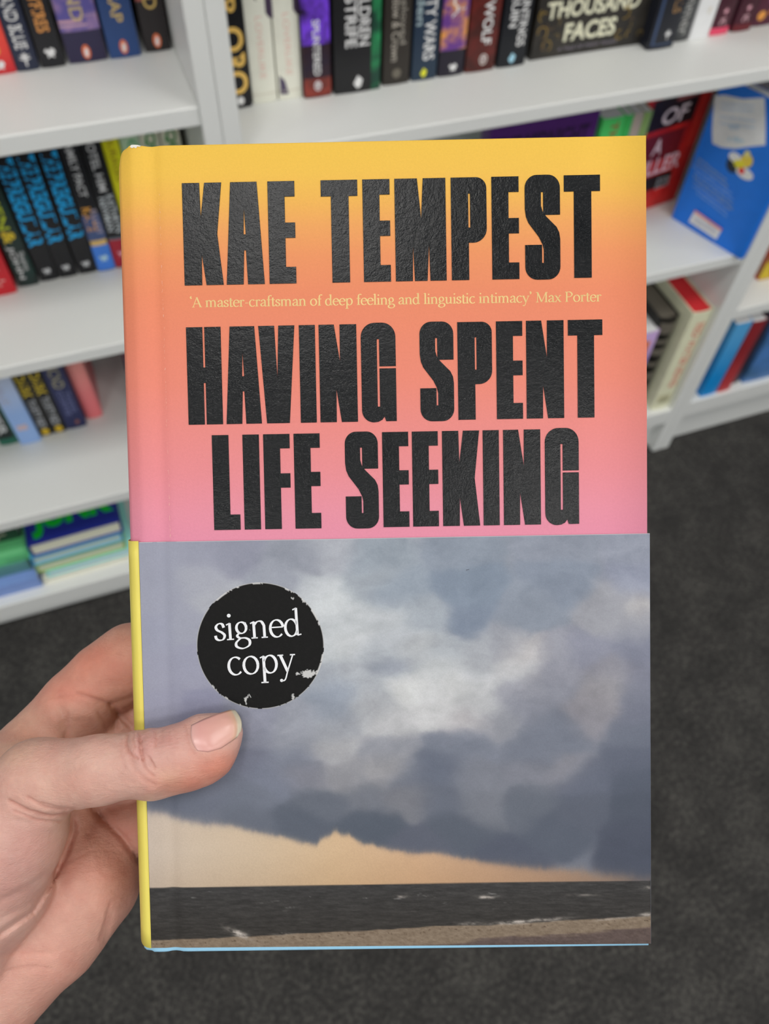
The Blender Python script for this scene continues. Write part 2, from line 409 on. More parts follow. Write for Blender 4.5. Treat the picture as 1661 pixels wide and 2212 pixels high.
# face-out book
b = Book(.030, .235, .160, cover_mat('23211f', '2d2a26', 'noise', .4, .6, 30), 'dark face-out hardback whose cover reads THOUSAND FACES in cream letters', GM, hard=True)
def serif_line(b, txt, a0, a1, z0, z1, tilt):
    b.side_text(txt, a0, a1, z0, z1, 'cfc8b0', 1, .03, tilt)
b.side_text('THE LADY', .02, .14, .110, .140, 'cfc8b0', 1, .03); b.side_text('OF A', .05, .11, .078, .094, '9a8a56', 1, .02)
serif_line(b, 'THOUSAND', .0135, .1425, .0455, .065, 0.0); serif_line(b, 'FACES', .043, .1155, .0172, .0385, 0.0)
b.side_text('A TALE OF MANY MASKS', .038, .122, .0066, .0112, '77717c', 1, .0)
rng = random.Random(4)
for k in range(26):
    side_ = rng.random() < .55
    a = rng.uniform(.006, .034) if side_ else rng.uniform(.118, .154); z = rng.uniform(.012, .11)
    P = []; F_ = []
    r = rng.uniform(.004, .010); a0 = rng.uniform(0, 6); sweep = rng.uniform(2, 4.5); n = 12
    for i in range(n + 1):
        th = a0 + sweep * i / n; rr = r * (1 - .5 * i / n)
        for q in (-.0005, .0005): P.append((min(.158, max(.002, a + (rr + q) * math.cos(th))), z + (rr + q) * math.sin(th)))
    F_ = [(2 * i, 2 * i + 2, 2 * i + 3, 2 * i + 1) for i in range(n)]
    b.side('gold_scroll', P, F_, plain(['8d7436', '6d5c34', '5d4a35'][k % 3], .35), 1)
b.place(.529, .121, zM, yaw=-90)
b = Book(.0380, .198, .13, cover_mat('1a1c24'), 'black paperback with a blue frame line, just right of the face-out book', GM)
b.band(5, 195, '33425e', -.40, .40).band(7, 193, '191b22', -.30, .40, name='spine_panel').text('PETALS', 84, 42, .3, .22, '8a6a42').shape(LEAF, 17, 6, 'cfd2d8', .15).place(.7065, yM - .013, zM)
b = Book(.0225, .198, .13, cover_mat('2e2f31', '47494a', 'noise', .4, .6, 60), 'slim charcoal paperback with grey script, left of the white one', GM)
b.text('Summer', 78, 8, .6, 0, '9b9b98', bold=0).place(.7435, yM - .002, zM)
Book(.0290, .200, .13, cover_mat('f1f2f3'), 'white paperback with pale grey lettering', GM).text('CASUAL', 120, 60, .4, .1, 'c9c9c9').text('B', 38, 30, .2, .1, 'c4bfb4').place(.7715, yM - .003, zM)
for i, xx in enumerate((.8035, .8390)):
    b = Book(.0290, .198, .13, cover_mat('3b1522', '2a1820', 'grad', .03, .12), ['maroon paperback with pink lettering and a bright pink foot, next to the white one', 'maroon paperback with pink lettering and a dark red foot, second right of the white one'][i], GM)
    b.band(0, 9, ['d8405e', '5c1a22'][i]).text('LOVELIER', 130, 52, .42, 0, 'c05a92').text('IC', 20, 12, .3, 0, 'c9a0a8').shape(LEAF, 28, 5, 'c994a0').place(xx, yM, zM)
b = Book(.034, .198, .13, cover_mat('4a2030'), 'dark plum paperback with a pink flower and orange dots', GM)
b.shape(LEAF, 40, 12, 'd070b0').oval(13, 6, 6, 'd08a40', -.2).oval(17, 5, 5, 'c97a3a', .25).text('BLOOM', 190, 90, .5, 0, 'e0a0b8').place(.877, yM + .006, zM)

GB = 'books on the second left shelf'; zB = .588
Book(.034, .190, .13, cover_mat('b01f28'), 'bright red paperback with faint white lettering on the second left shelf', GB).text('RED MEN', 180, 60, .5, 0, 'd98a88', bold=.0).text('ink', 40, 12, .5, 0, 'e0a09c', bold=0).place(-.1775, .140, zB)
b = Book(.0255, .190, .13, cover_mat('1d2524', '17302c', 'noise', .4, .6, 30), 'dark green black paperback with lime and grey lettering', GB)
b.text('OF MEN', 182, 86, .5, -.05, 'a9b52a').text('&', 84, 66, .6, -.02, 'c2a92a', bold=.03).text('JOHN', 62, 12, .36, -.2, 'b9bbbb').text('Steins', 52, 24, .26, .22, 'a9abab').place(-.1440, .149, zB)
for i, xx in enumerate((-.1170, -.0925, -.0665)):
    b = Book(.0235, .190, .13, cover_mat('17171a'), ['black paperback with large blue spine lettering, leftmost of three matching copies', 'black paperback with large blue spine lettering, middle of three matching copies', 'black paperback with large blue spine lettering, rightmost of three matching copies'][i], GB)
    b.text('THE', 174, 149, .82, 0, '1290e2', bold=.045).text('PREGUILAR', 146, 53, .82, 0, '1290e2', bold=.045).shape(KNOT, 15, 6, 'a9aaac').place(xx, .152, zB)
b = Book(.0225, .190, .13, cover_mat('191a1e'), 'black paperback with grey lettering above an orange name and a blue foot', GB)
b.band(1, 40, '3a70c4').band(40, 48, 'c2a262', -.45, .45).band(48, 85, '3c4c74').text('FAMILY PACT', 186, 111, .42, 0, 'b8b9bb').text('KATE', 96, 62, .5, -.1, 'c08a3a').text('ELLIOT', 92, 56, .3, .25, '9a90a0').shape(KNOT, 20, 6.5, '9dbce4').place(-.0420, .150, zB)
b = Book(.0235, .190, .13, cover_mat('16171a'), 'black paperback with grey lettering above a deep red foot, left of the yellow one', GB)
b.band(1, 44, '8e1a2c').band(44, 47, '5b6470').text('HOTEL HIM', 186, 114, .42, 0, 'b8b9bb').text('KATHRYN', 108, 54, .38, .22, 'aab0b4').text('NEWMAN', 106, 57, .36, -.2, 'aab0b4').shape(KNOT, 22, 6, 'd98a98').place(-.0175, .150, zB)
Book(.0200, .198, .13, cover_mat('d8bd14', 'e2c81e', 'grad', .05, .15), 'yellow paperback with dark lettering beside the held book', GB).text('COURAGES', 190, 120, .4, 0, '9a8414').text('BARBER', 112, 60, .3, .1, '4a4416').place(.0055, .156, zB)
Book(.0230, .172, .13, cover_mat('a9c2a6'), 'pale sage green paperback with darker green lettering', GB).text('GREEN', 168, 90, .5, .1, '4e9a62').place(.0285, .160, zB)
for i, xx in enumerate((.0525, .0775)):
    Book(.0230, .176, .13, cover_mat('c6c6b2'), ['stone coloured paperback with deep green lettering, left of a matching pair', 'stone coloured paperback with deep green lettering, right of a matching pair'][i], GB).text('QUICK', 174, 100, .62, .0, '2f7d3c', bold=.03).place(xx, .160, zB)

GC = 'books on the third left shelf'; zC = .298
b = Book(.030, .190, .13, cover_mat('14201e'), 'black and green paperback with pale lettering on the third left shelf', GC)
b.band(0, 14, '1e5a48').band(0, 190, '1e5a48', .36, .5).text('PERIMETER', 186, 24, .45, -.05, 'b5b8b8').text('Vale', 100, 30, .2, -.35, '9a9d9d').place(-.2680, .156, zC)
Book(.031, .186, .13, cover_mat('7f9ccf', 'a9b4cc', 'grad', .08, .16), 'light blue paperback with faint lettering', GC).band(32, 44, 'b2a0a8', -.3, .2).text('ANNE', 160, 90, .4, -.2, '9a9fb4', bold=0).place(-.2370, .148, zC)
for i, xx in enumerate((-.2115, -.1905)):
    b = Book(.0205, .180, .12, cover_mat('161515'), ['black paperback with yellow and grey lettering and a yellow emblem, left of its twin', 'black paperback with yellow and grey lettering and a yellow emblem, right of its twin'][i], GC)
    b.text('DARK', 133, 87, .70, 0, 'b9a11c', bold=.03).text('THIRTY RED', 82, 19, .56, 0, '9fa2a6').oval(9, 6, 7.5, 'b99a1e').place(xx, .157, zC)
b = Book(.0310, .190, .13, cover_mat('23284c'), 'navy paperback with dull gold lettering on the third left shelf', GC)
b.text('KIND', 134, 92, .52, 0, '8f8a70').text('COFFEE', 86, 30, .24, -.12, '5c628a').text('TWINS', 82, 36, .24, .2, '5c628a').shape(KITE, 14, 5, '7a4a3e', .1).place(-.1635, .158, zC)
Book(.0260, .180, .12, cover_mat('e0686c', 'e8857c', 'grad', .05, .15), 'coral pink paperback standing beside the empty gap', GC, sag=.004).place(-.1335, .170, zC)
b = Book(.032, .190, .13, cover_mat('3a2430', '8a4a56', 'noise', .45, .65, 30), 'dark plum paperback with gold lettering behind the held book spine', GC)
b.text('WARDROBES', 180, 70, .4, .1, 'a99a34').band(20, 60, 'c4808a', -.5, .1, mat=cover_mat('c47480', '6b3844', 'noise', .4, .6, 60)).place(-.047, .175, zC)

# stacks lying on the lowest left shelf
def lying(b, x, y, z, tail=True, swing=0.0):
    """tail=True: foot of the pages faces the room, front board up; else the spine faces the room"""
    if tail: m = Matrix(((0, 1, 0, x), (0, 0, 1, y), (1, 0, 0, z + b.w / 2), (0, 0, 0, 1)))
    else: m = Matrix(((0, 0, -1, x), (0, 1, 0, y), (1, 0, 0, z + b.w / 2), (0, 0, 0, 1)))
    m = Matrix.Translation((x, y, 0)) @ Matrix.Rotation(math.radians(swing), 4, 'Z') @ Matrix.Translation((-x, -y, 0)) @ m
    b.place(0, 0, 0, mat=m)
GD = 'books lying in stacks on the lowest left shelf'; zD = .0842
z = zD
for (th, y, xr, c, lab, kind) in [
    (.030, .018, -.300, '6f88bd', 'light blue hardback lying at the bottom of the left stack', 0),
    (.026, .036, -.306, '4e7a7a', 'grey teal paperback lying second in the left stack', 0),
    (.034, .040, -.296, '5fb878', 'bright green hardback lying third in the left stack', 0),
    (.030, .062, -.300, '1f3a2c', 'dark green book with a white letter on top of the left stack', 0)]:
    b = Book(th, .200, .135, cover_mat(c), lab, GD, hard=True)
    if c == '1f3a2c': b.side_text('C', .02, .06, .01, .05, 'd5d5dc', 1, .02); b.text('SILT', 120, 20, .4, 0, 'b9b2a0')
    if c == '5fb878': b.band(4, 196, '74cc8a', .28, .5); b.band(8, 40, '4f9a68', -.3, -.1)
    lying(b, xr, y, z, tail=False); z += th + .0004
z = zD
for (th, y, xl, c, pg, lab) in [
    (.016, .020, -.296, 'd8d2bc', 'd9d4c0', 'cream paperback at the bottom of the right stack on the lowest shelf'),
    (.014, .022, -.286, '8cc8c4', 'd8a8b8', 'pale teal paperback with pink page edges in the right stack'),
    (.020, .026, -.298, '7d9a4a', 'd2cfbe', 'green covered paperback with pale pages in the right stack'),
    (.022, .028, -.298, '4a93b8', 'aebfb6', 'blue covered paperback just under the big green letters'),
    (.032, .030, -.292, '20297a', 'd8cdb4', 'thick navy hardback with big green cover letters on top of the right stack')]:
    b = Book(th, .215, .150, cover_mat(c), lab, GD, pages=pg, hard=True)
    if c == '20297a':
        b.side_text('JUNK', .012, .146, .010, .080, '10a02a', 1, .06)
    if c == '8cc8c4': b.eps += 0
    lying(b, xl, y, z, tail=True, swing=1.5); z += th + .0004

GE = 'books on the second middle shelf'; zE = .502
# purple face-out, greens, red face-out, blue leaning
b = Book(.028, .212, .170, cover_mat('4b2266'), 'purple face-out book with dark lettering above the held book', GE, hard=True)
b.side_text('THE MIDNIGHT', .012, .158, .168, .196, '2a1238', 1, .03); b.side_text('DEPTHS', .03, .14, .12, .155, '2a1238', 1, .03)
b.place(.497, .136, zE, yaw=-90)
b = Book(.036, .198, .13, cover_mat('4fc466'), 'bright green paperback with red lettering behind the top of the held book', GE)
b.text('THE PAROLE', 192, 60, .34, .08, '9a4a34', bold=.02).place(.693, .120, zE)
Book(.013, .198, .13, cover_mat('3fae56'), 'slim grass green paperback beside the bright green one', GE).place(.7185, .12, zE)
Book(.016, .198, .13, cover_mat('a89a90'), 'slim grey pink paperback between two green ones', GE).place(.7335, .12, zE)
Book(.014, .198, .13, cover_mat('7d9a5c'), 'slim olive green paperback left of the red book', GE).place(.749, .12, zE)
b = Book(.024, .215, .135, cover_mat('b3221f', '9a1a1c', 'noise', .4, .6, 30), 'red face-out book with black panels and white letters reading OF A KILLER', GE, hard=True)
def rect(b, nm, a0, a1, z0, z1, col, which=1):
    b.side(nm, [(a0, z0), (a1, z0), (a1, z1), (a0, z1)], [(0, 1, 2, 3)], plain(col, .4), which)
rect(b, 'cover_panel', .014, .108, .146, .196, '1d1216'); rect(b, 'cover_panel', .010, .100, .092, .138, '5f141c'); rect(b, 'cover_panel', .010, .104, .038, .064, '1e1414')
rect(b, 'cover_panel', .112, .132, .10, .19, 'c02a22'); rect(b, 'cover_panel', .060, .104, .186, .1915, '8a4a4a')
b.side_text('OF', .040, .092, .152, .178, 'cdb9be', 1, .02); b.side_text('A', .040, .060, .104, .130, 'cdb0b8', 1, .02); b.side_text('KILLER', .012, .112, .068, .096, 'd4aab4', 1, .02)
b.side_text('BOOK', .075, .105, .036, .056, '8f9296', 1, .0); b.side_text('MEMOIRS', .02, .10, .198, .208, 'd0803a', 1, .01)
b.place(.7585, .155, zE, yaw=-80)
b = Book(.016, .232, .140, cover_mat('1566c4'), 'blue hardback with its back cover showing a white blurb panel', GE, pages='e8e4da')
LEFT = -1
pn = [(.143, .202), (.128, .209), (.100, .2155), (.070, .2295), (.060, .212), (.050, .193), (.0405, .1735), (.060, .1625), (.082, .1485), (.103, .141), (.119, .1398), (.128, .158), (.136, .180)]
b.side('blurb_panel', pn, [tuple(range(len(pn)))], plain('dfe4ee', .4), LEFT)
for k, (a0, a1, z0, dz) in enumerate([(.128, .080, .203, .017), (.126, .078, .197, .017), (.123, .070, .186, .017), (.119, .066, .178, .017)]):
    b.side_text('from the author of one book more', a0, a1, z0, z0 + .0045, '9fb2c8', LEFT, .02, shear=dz)
b.side_text('NOW', .103, .088, .172, .180, '8fa9c0', LEFT, .02, shear=.005); b.side_text('a film', .098, .074, .158, .165, '9ab8ce', LEFT, .02, shear=.007)
def blob(b, nm, a, z, ra, rz, col, which):
    n = 20; b.side(nm, [(a + ra * math.cos(6.2832 * i / n), z + rz * math.sin(6.2832 * i / n)) for i in range(n)], [tuple(range(n))], plain(col, .4), which)
blob(b, 'cover_motif', .074, .128, .012, .013, '1c2430', LEFT); blob(b, 'cover_motif', .076, .138, .011, .007, 'e8e6ea', LEFT); blob(b, 'cover_motif', .052, .124, .015, .008, 'e6e6ec', LEFT)
blob(b, 'cover_motif', .057, .142, .010, .010, 'e3b23c', LEFT); blob(b, 'cover_motif', .066, .132, .009, .006, 'e0c02c', LEFT); blob(b, 'cover_motif', .058, .1255, .005, .005, 'd8302c', LEFT); blob(b, 'cover_motif', .060, .151, .005, .005, 'eec07a', LEFT)
LINES_ = [(.134, .075, .1035), (.134, .068, .0965), (.136, .058, .0895), (.128, .052, .0825), (.128, .050, .0755), (.124, .046, .0685), (.122, .052, .0615), (.112, .050, .0545)]
for k, (a0, a1, zc) in enumerate(LINES_):
    b.side_text(['a clever little story about the odd', 'things people keep and what they', 'leave on the shelf for somebody', 'else to find one grey afternoon', 'funny and warm all the way down', 'to the last and smallest page', 'a joy to read aloud at home', 'by anyone who has lost a hat'][k], a0, a1, zc, zc + .0048, ['8f9a8a', '8c978c', '7fa2ea', '86a6ea', '8f9a8a', '8c978c', '86a6ea', '7fa2ea'][k], LEFT, .01, shear=-.0085)
def quad(b, nm, pts, col): b.side(nm, pts, [(0, 1, 2, 3)], plain(col, .4), LEFT)
quad(b, 'barcode_label', [(.104, .034), (.107, .0115), (.051, .0095), (.0485, .0305)], 'e8e6f0'); quad(b, 'barcode_stripe', [(.104, .0345), (.1044, .0305), (.049, .0265), (.0485, .0305)], 'e87a70')
for k in range(14): quad(b, 'barcode_bar', [(.0995 - k * .0032, .0265), (.1005 - k * .0032, .0150), (.0990 - k * .0032, .0149), (.0980 - k * .0032, .0264)], 'a9aab4')
b.band(90, 120, 'c9a27c', .1, .5)
b.place(.9170, -.006, zE, yaw=20)

GF = 'books on the lowest middle shelf'; zF = .1325
b = Book(.042, .248, .160, cover_mat('ead9ae'), 'cream hardback with red spine lettering and red top edge beside the upright', GF, pages='c0242a', hard=True, sag=.003)
b.text('RED WATER SONG', 222, 62, .42, .10, 'bf5a48', bold=.02).band(18, 40, '9a9a78', -.35, .3, mat=cover_mat('8d8d70', 'b5b090', 'noise', .4, .6, 60)).place(.9055, .010, zF)
b = Book(.040, .225, .150, cover_mat('171614'), 'black hardback with wavy grey bands left of the cream book', GF, pages='5a554c', hard=True, sag=.010)
for k, zz in enumerate((30, 48, 78, 112, 140, 168, 192, 208)):
    b.band(zz, zz + (10 if k % 2 else 16), '5d584f', -.42, .42, name='wavy_band')
b.place(.8625, .030, zF)
b = Book(.030, .205, .14, cover_mat('8a6fb0', 'b89ccc', 'grad', .1, .2), 'lilac book with orange and green panels at the right edge of the held book', GF)
b.band(110, 150, '4f9a1e', -.5, .1).band(150, 185, 'd9703a', -.5, .1).place(.829, .030, zF)

GR = 'books in the right bookcase'
b = Book(.040, .12, .10, cover_mat('8a5a3a', 'b03a2a', 'noise', .4, .6, 30), 'small yellow and red book on the upper shelf of the right bookcase', GR)
b.band(2, 40, 'b8a020').band(8, 30, 'b23a34', .0, .5).oval(60, 12, 14, 'c9a800').oval(90, 10, 10, 'c9c0b4').place(1.075, .06, .372)
Book(.036, .190, .13, cover_mat('0e78b8', '4a90c0', 'grad', .06, .18), 'bright blue hardback leaning at the left end of the lowest right shelf', GR).place(1.012, .006, .140)
Book(.030, .185, .13, cover_mat('a8383c', '7a2228', 'grad', .02, .12), 'red paperback beside the bright blue book on the lowest right shelf', GR).place(1.048, .006, .140)
Book(.026, .190, .14, cover_mat('2a2430'), 'dark paperback with no lettering next to the red one on the lowest right shelf', GR).place(1.080, .018, .140)
b = Book(.095, .190, .14, cover_mat('35587c', '4a78b8', 'noise', .35, .65, 12), 'wide slate blue book at the right end of the lowest right shelf', GR)
b.band(150, 189, '1d3c40').place(1.146, .012, .140)
INK = 0.82           # the held book and the hand are in full light
# ------------------------------------------------------------------ the held book
BR = np.array([[0.99982089, -0.01778624, -0.0064679], [0.01748299, 0.9988673, -0.04425459], [0.0072477, 0.04413359, 0.99899935]])
BT = np.array([0.0020936, -0.01149405, -0.21568604]); BW, BH = 0.13948763, 0.222
CC = np.stack([CR, CU, -CF], 1)
# book frame (mm): u from the left edge of the front board, v down from its top, n out of the front
def uvn_frame():
    """matrix from (x=u, y=222-v, z=n) in metres to the world"""
    o = BR @ np.array([-BW / 2, -BH / 2, 0]) + BT
    R_ = CC @ BR; p = CAM + CC @ o
    m = Matrix.Identity(4)
    for i in range(3):
        for j in range(3): m[i][j] = R_[i, j]
        m[i][3] = p[i]
    return m
BOOKM = uvn_frame()
def to_uvn(px, py, n=0.0):
    """where the sight line of an image point meets the plane n mm in front of the cover"""
    d = np.array([(px - IW / 2) / F, -(py - IH / 2) / F, -1.0])
    nn = BR[:, 2]; s = (nn @ BT + n / 1000.0) / (nn @ d)
    q = BR.T @ (d * s - BT)
    return np.array([(q[0] + BW / 2) * 1000, (BH / 2 - q[1]) * 1000, n])
def L(u, v, n): return (u / 1000.0, (222.0 - v) / 1000.0, n / 1000.0)

hb = empty('hardcover_book'); hb.matrix_world = BOOKM
tag(hb, 'orange and pink hardback with big black lettering held up in a hand', 'book')
TH = 23.0                                    # thickness of the closed book

def cover_print():
    t = NT('sunset_cover_print')
    tc = t.n('ShaderNodeTexCoord'); sp = t.n('ShaderNodeSeparateXYZ'); t.l(tc.outputs['Object'], sp.inputs[0])
    mr = t.n('ShaderNodeMapRange'); mr.inputs['From Min'].default_value = 0.222; mr.inputs['From Max'].default_value = 0.0
    t.l(sp.outputs['Y'], mr.inputs['Value'])
    st = [(0.0, 'f4c64e'), (8, 'f5c452'), (15, 'f4b957'), (22, 'f2a860'), (30, 'f09864'), (40, 'ee8e68'), (50, 'ee8c6e'), (64, 'ee8c78'), (76, 'ed8e88'), (88, 'ec9096'), (99, 'eb94a6'), (110, 'e892ae'), (140, 'b8a8d4'), (175, '9cc4e6'), (222, '9bd0ee')]
    c = t.ramp(mr.outputs[0], [(v / 222.0, rgba(h)) for v, h in st])
    mx = t.n('ShaderNodeMixRGB', blend_type='MULTIPLY'); mx.inputs[0].default_value = 1.0
    g = t.ramp(t.noise(1500, 2, .6), [(0.25, (.95, .95, .95)), (0.75, (1.0, 1.0, 1.0))])
    t.l(c, mx.inputs[1]); t.l(g, mx.inputs[2]); t.l(mx.outputs[0], t.b.inputs['Base Color'])
    t.b.inputs['Roughness'].default_value = 0.62; t.b.inputs['Specular IOR Level'].default_value = 0.22
    t.bump(t.noise(2600, 3, .6), 0.14, 0.0003)
    return t.m
PRINT = cover_print()
WORN = plain('f3efe6', .8); SCUFF = plain('f6c8b4', .8)

# front board with french groove; the case continues round the spine to the back board
def case_profile():
    """outline of the case in (u,n), front fore-edge -> groove -> spine -> back fore-edge; outer and inner"""
    P = [(139.5, 0.0)] + [(u, 0.0) for u in (120, 90, 60, 30, 14, 10.5)]
    P += [(9.2, -0.10), (8.2, -0.42), (7.0, -0.62), (5.9, -0.50), (5.0, -0.15), (4.0, 0.0), (2.4, 0.02), (1.0, -.05)]
    for k in range(0, 13):                        # rounded spine
        a = math.pi * k / 12
        P.append((-4.4 * math.sin(a) ** 0.75 + 0.15, -0.7 - (TH - 1.4) * (1 - math.cos(a)) / 2))
    P += [(1.0, -TH + .05), (5, -TH + .15), (7, -TH + .6), (9.2, -TH + .1), (14, -TH), (60, -TH), (139.5, -TH)]
    return P
prof = case_profile()
def offset_profile(P, d):
    P = np.array(P); T = np.gradient(P, axis=0); T /= np.linalg.norm(T, axis=1)[:, None]
    Nn = np.stack([-T[:, 1], T[:, 0]], 1)
    return P + Nn * d
inner = offset_profile(prof, 2.2)
if inner[0][1] > 0: inner = offset_profile(prof, -2.2)
vs = np.concatenate([np.linspace(0, 1.2, 4), np.linspace(4, 218, 60), np.linspace(220.8, 222, 4)])
n_ = len(prof); V_ = []; Fc = []
for jv, v in enumerate(vs):
    for side, PP in ((0, prof), (1, inner)):
        for (u, nn) in PP:
            uu, vv, q = u, v, nn
            # crushed head of the spine at the top left corner
            k = max(0.0, 1 - v / 5.0) * math.exp(-((u + 2.5) / 2.6) ** 2)
            uu += 0.55 * k; q -= 0.4 * k
            vv += 1.0 * max(0, 1 - v / 3.0) * math.exp(-((u + 3.0) / 2.0) ** 2) - .35 * max(0, 1 - v / 3.0) * math.exp(-((u - 2.3) / 1.6) ** 2)
            q -= 0.05 * math.exp(-((v - 106) / 2.0) ** 2)
            V_.append(L(uu, vv, q))
st = 2 * n_
for j in range(len(vs) - 1):
    for i in range(n_ - 1):
        a = j * st + i; Fc.append((a, a + 1, a + st + 1, a + st))
        a += n_; Fc.append((a + 1, a, a + st, a + st + 1))
    for i in (0, n_ - 1):
        a = j * st + i; q = (a, a + st, a + st + n_, a + n_); Fc.append(q if i == 0 else q[::-1])
for j in (0, len(vs) - 1):
    for i in range(n_ - 1):
        a = j * st + i; q = (a, a + n_, a + n_ + 1, a + 1); Fc.append(q if j == 0 else q[::-1])
case = mesh_obj('cover', V_, Fc, PRINT, hb, smooth=True)
import bmesh
bm = bmesh.new(); bm.from_mesh(case.data); bmesh.ops.recalc_face_normals(bm, faces=bm.faces); bm.to_mesh(case.data); bm.free()
case['label'] = 'printed boards fading from yellow through orange to pink'
# worn paper at the crushed corner and along the joint
def flake(pts, n=0.06, name='worn_spot', mat=None):
    v, f = poly_mesh([[(x, 222 - y) for x, y in pts]], 0)
    return mesh_obj(name, [(a[0] / 1000, a[1] / 1000, n / 1000) for a in v], f, mat or WORN, case)
flake([(1.6, -.30), (2.4, -.34), (3.4, -.28), (4.3, .02), (3.9, .22), (3.3, .12), (2.9, .62), (2.3, .3), (1.9, .58), (1.3, .25)], .12)
rng = random.Random(9)
for k in range(90):
    v = 8 + 97 * rng.random() ** .8; h = rng.uniform(.15, .8); u = 8.75 + .6 * v / 222 + rng.gauss(0, .07); wd = rng.uniform(.015, .045)
    flake([(u - wd, v), (u + wd * .5, v - h * .4), (u + wd, v + h * .4), (u, v + h)], .02, 'scuff', SCUFF)

MB().box(.006, .1365, .003, .219, (-TH + 2.5) / 1000, -.0025).build('page_block', page_mat(), hb)

# ---- heavy condensed lettering, drawn letter by letter: x in width fractions, y down in height fractions
def rc(cx, cy, rx, ry, a0, a1, n=8):
    return [(cx + rx * math.cos(math.radians(a0 + (a1 - a0) * i / n)), cy - ry * math.sin(math.radians(a0 + (a1 - a0) * i / n))) for i in range(n + 1)]
def G_E(w): 
    s = 4.45 / w
    return [[(0, 0), (1, 0), (1, .148), (s, .148), (s, .405), (1, .405), (1, .552), (s, .552), (s, .84), (1, .84), (1, 1), (0, 1)]]
def G_F(w):
    s = 4.45 / w
    return [[(0, 0), (1, 0), (1, .148), (s, .148), (s, .415), (1, .415), (1, .563), (s, .563), (s, 1), (0, 1)]]
def G_L(w): s = 4.45 / w; return [[(0, 0), (s, 0), (s, .842), (1, .842), (1, 1), (0, 1)]]
def G_I(w): return [[(0, 0), (1, 0), (1, 1), (0, 1)]]
def G_T(w): return [[(0, 0), (1, 0), (1, .155), (.755, .155), (.755, 1), (.275, 1), (.275, .155), (0, .155)]]
def G_H(w): a, b = 4.35 / w, 1 - 4.35 / w; return [[(0, 0), (a, 0), (a, .415), (b, .415), (b, 0), (1, 0), (1, 1), (b, 1), (b, .572), (a, .572), (a, 1), (0, 1)]]
def G_K(w): return [[(0, 0), (.435, 0), (.455, .355), (.57, 0), (1, 0), (.865, .5), (1, 1), (.565, 1), (.455, .68), (.445, 1), (0, 1)]]
def G_A(w): return [[(.155, 0), (.845, 0), (1, 1), (.565, 1), (.53, .665), (.475, .665), (.44, 1), (0, 1)], [(.497, .215), (.535, .512), (.47, .512)]]
def G_V(w): return [[(0, 0), (.435, 0), (.50, .575), (.56, 0), (1, 0), (.815, 1), (.185, 1)]]
def G_N(w): return [[(0, 0), (.40, 0), (.555, .40), (.562, 0), (1, 0), (1, 1), (.575, 1), (.438, .64), (.43, 1), (0, 1)]]
def G_M(w): return [[(0, 0), (.44, 0), (.515, .41), (.56, 0), (1, 0), (1, 1), (.685, 1), (.665, .60), (.622, 1), (.378, 1), (.345, .60), (.33, 1), (0, 1)]]
def G_P(w):
    s = 4.6 / w; rx = .30; ry = .105
    return [[(0, 0)] + rc(1 - rx, ry, rx, ry, 90, 0) + rc(1 - .38, .635 - .135, .38, .135, 0, -90) + [(s, .635), (s, 1), (0, 1)],
            [(s - .005, .155), (s + .055, .155), (s + .055, .49), (s - .005, .49)]]
def G_S(w):
    q = .452; g = .065
    return [[(q, .155), (q + g, .155), (q + g, .375), (1, .375), (1, .125)] + rc(.66, .115, .34, .125, 0, 90)[1:] + rc(.34, .115, .34, .125, 90, 180) +
            [(0, .33), (.02, .40), (.08, .455), (.40, .615), (.455, .655), (.475, .70), (.475, .85), (.535, .85), (.535, .665)][0:6] +
            [(.475, .85), (.475 - .0, .85), (.475, .672), (0, .672), (0, .885)] + rc(.34, .885, .34, .125, 180, 270)[1:] + rc(.66, .885, .34, .125, 270, 360) +
            [(1, .62), (.975, .555), (.92, .505), (.58, .385), (.50, .352), (q, .31)]]
def G_S(w):   # spine of the S as one closed outline
    o = rc(.66, .115, .34, .125, 0, 90) + rc(.34, .115, .34, .125, 90, 180)
    o += [(0, .33), (.025, .405), (.09, .462), (.43, .625), (.475, .665), (.485, .70), (.485, .85), (.535, .85), (.535, .675), (.535, .85)][:6]
    loop = [(1, .378)] + o + [(.485, .848), (.54, .848), (.54, .70), (.53, .655), (.545, .672)][:0]
    left = [(.485, .848), (.425, .848), (.425, .672), (0, .672), (0, .885)]
    out = [(1, .378)] + o[:-1] + [(.485, .70), (.485, .85), (.425, .85), (.425, .672), (0, .672)]
    out = [(1, .378)] + rc(.66, .115, .34, .125, 0, 90) + rc(.34, .115, .34, .125, 90, 180) + [(0, .30), (.02, .375), (.085, .44), (.40, .60), (.46, .645), (.485, .70), (.485, .85), (.545, .85), (.545, .69)][:6] \
        + [(.485, .85), (.43, .85), (.43, .672), (0, .672)] + rc(.34, .885, .34, .125, 180, 270) + rc(.66, .885, .34, .125, 270, 360) \
        + [(1, .62), (.98, .56), (.92, .51), (.60, .37), (.535, .335), (.515, .29), (.515, .155), (.455, .155), (.455, .30), (.50, .36), (.515, .378)]
    return [out]
def G_S(w):
    """upper bowl, diagonal and lower bowl, with the two narrow slits left open"""
    top = rc(.66, .115, .34, .125, 0, 90) + rc(.34, .115, .34, .125, 90, 180)
    bot = rc(.34, .885, .34, .125, 180, 270) + rc(.66, .885, .34, .125, 270, 360)
    return [[(1, .378)] + top + [(0, .32), (.03, .395), (.10, .455), (.40, .595), (.455, .635), (.475, .69), (.475, .672), (0, .672)][:5] +
            [(.50, .668), (.535, .72), (.535, .85), (.475, .85), (.475, .672), (0, .672)] + bot +
            [(1, .62), (.975, .555), (.90, .50), (.60, .395), (.50, .345), (.455, .29), (.455, .155), (.525, .155), (.525, .378)]]
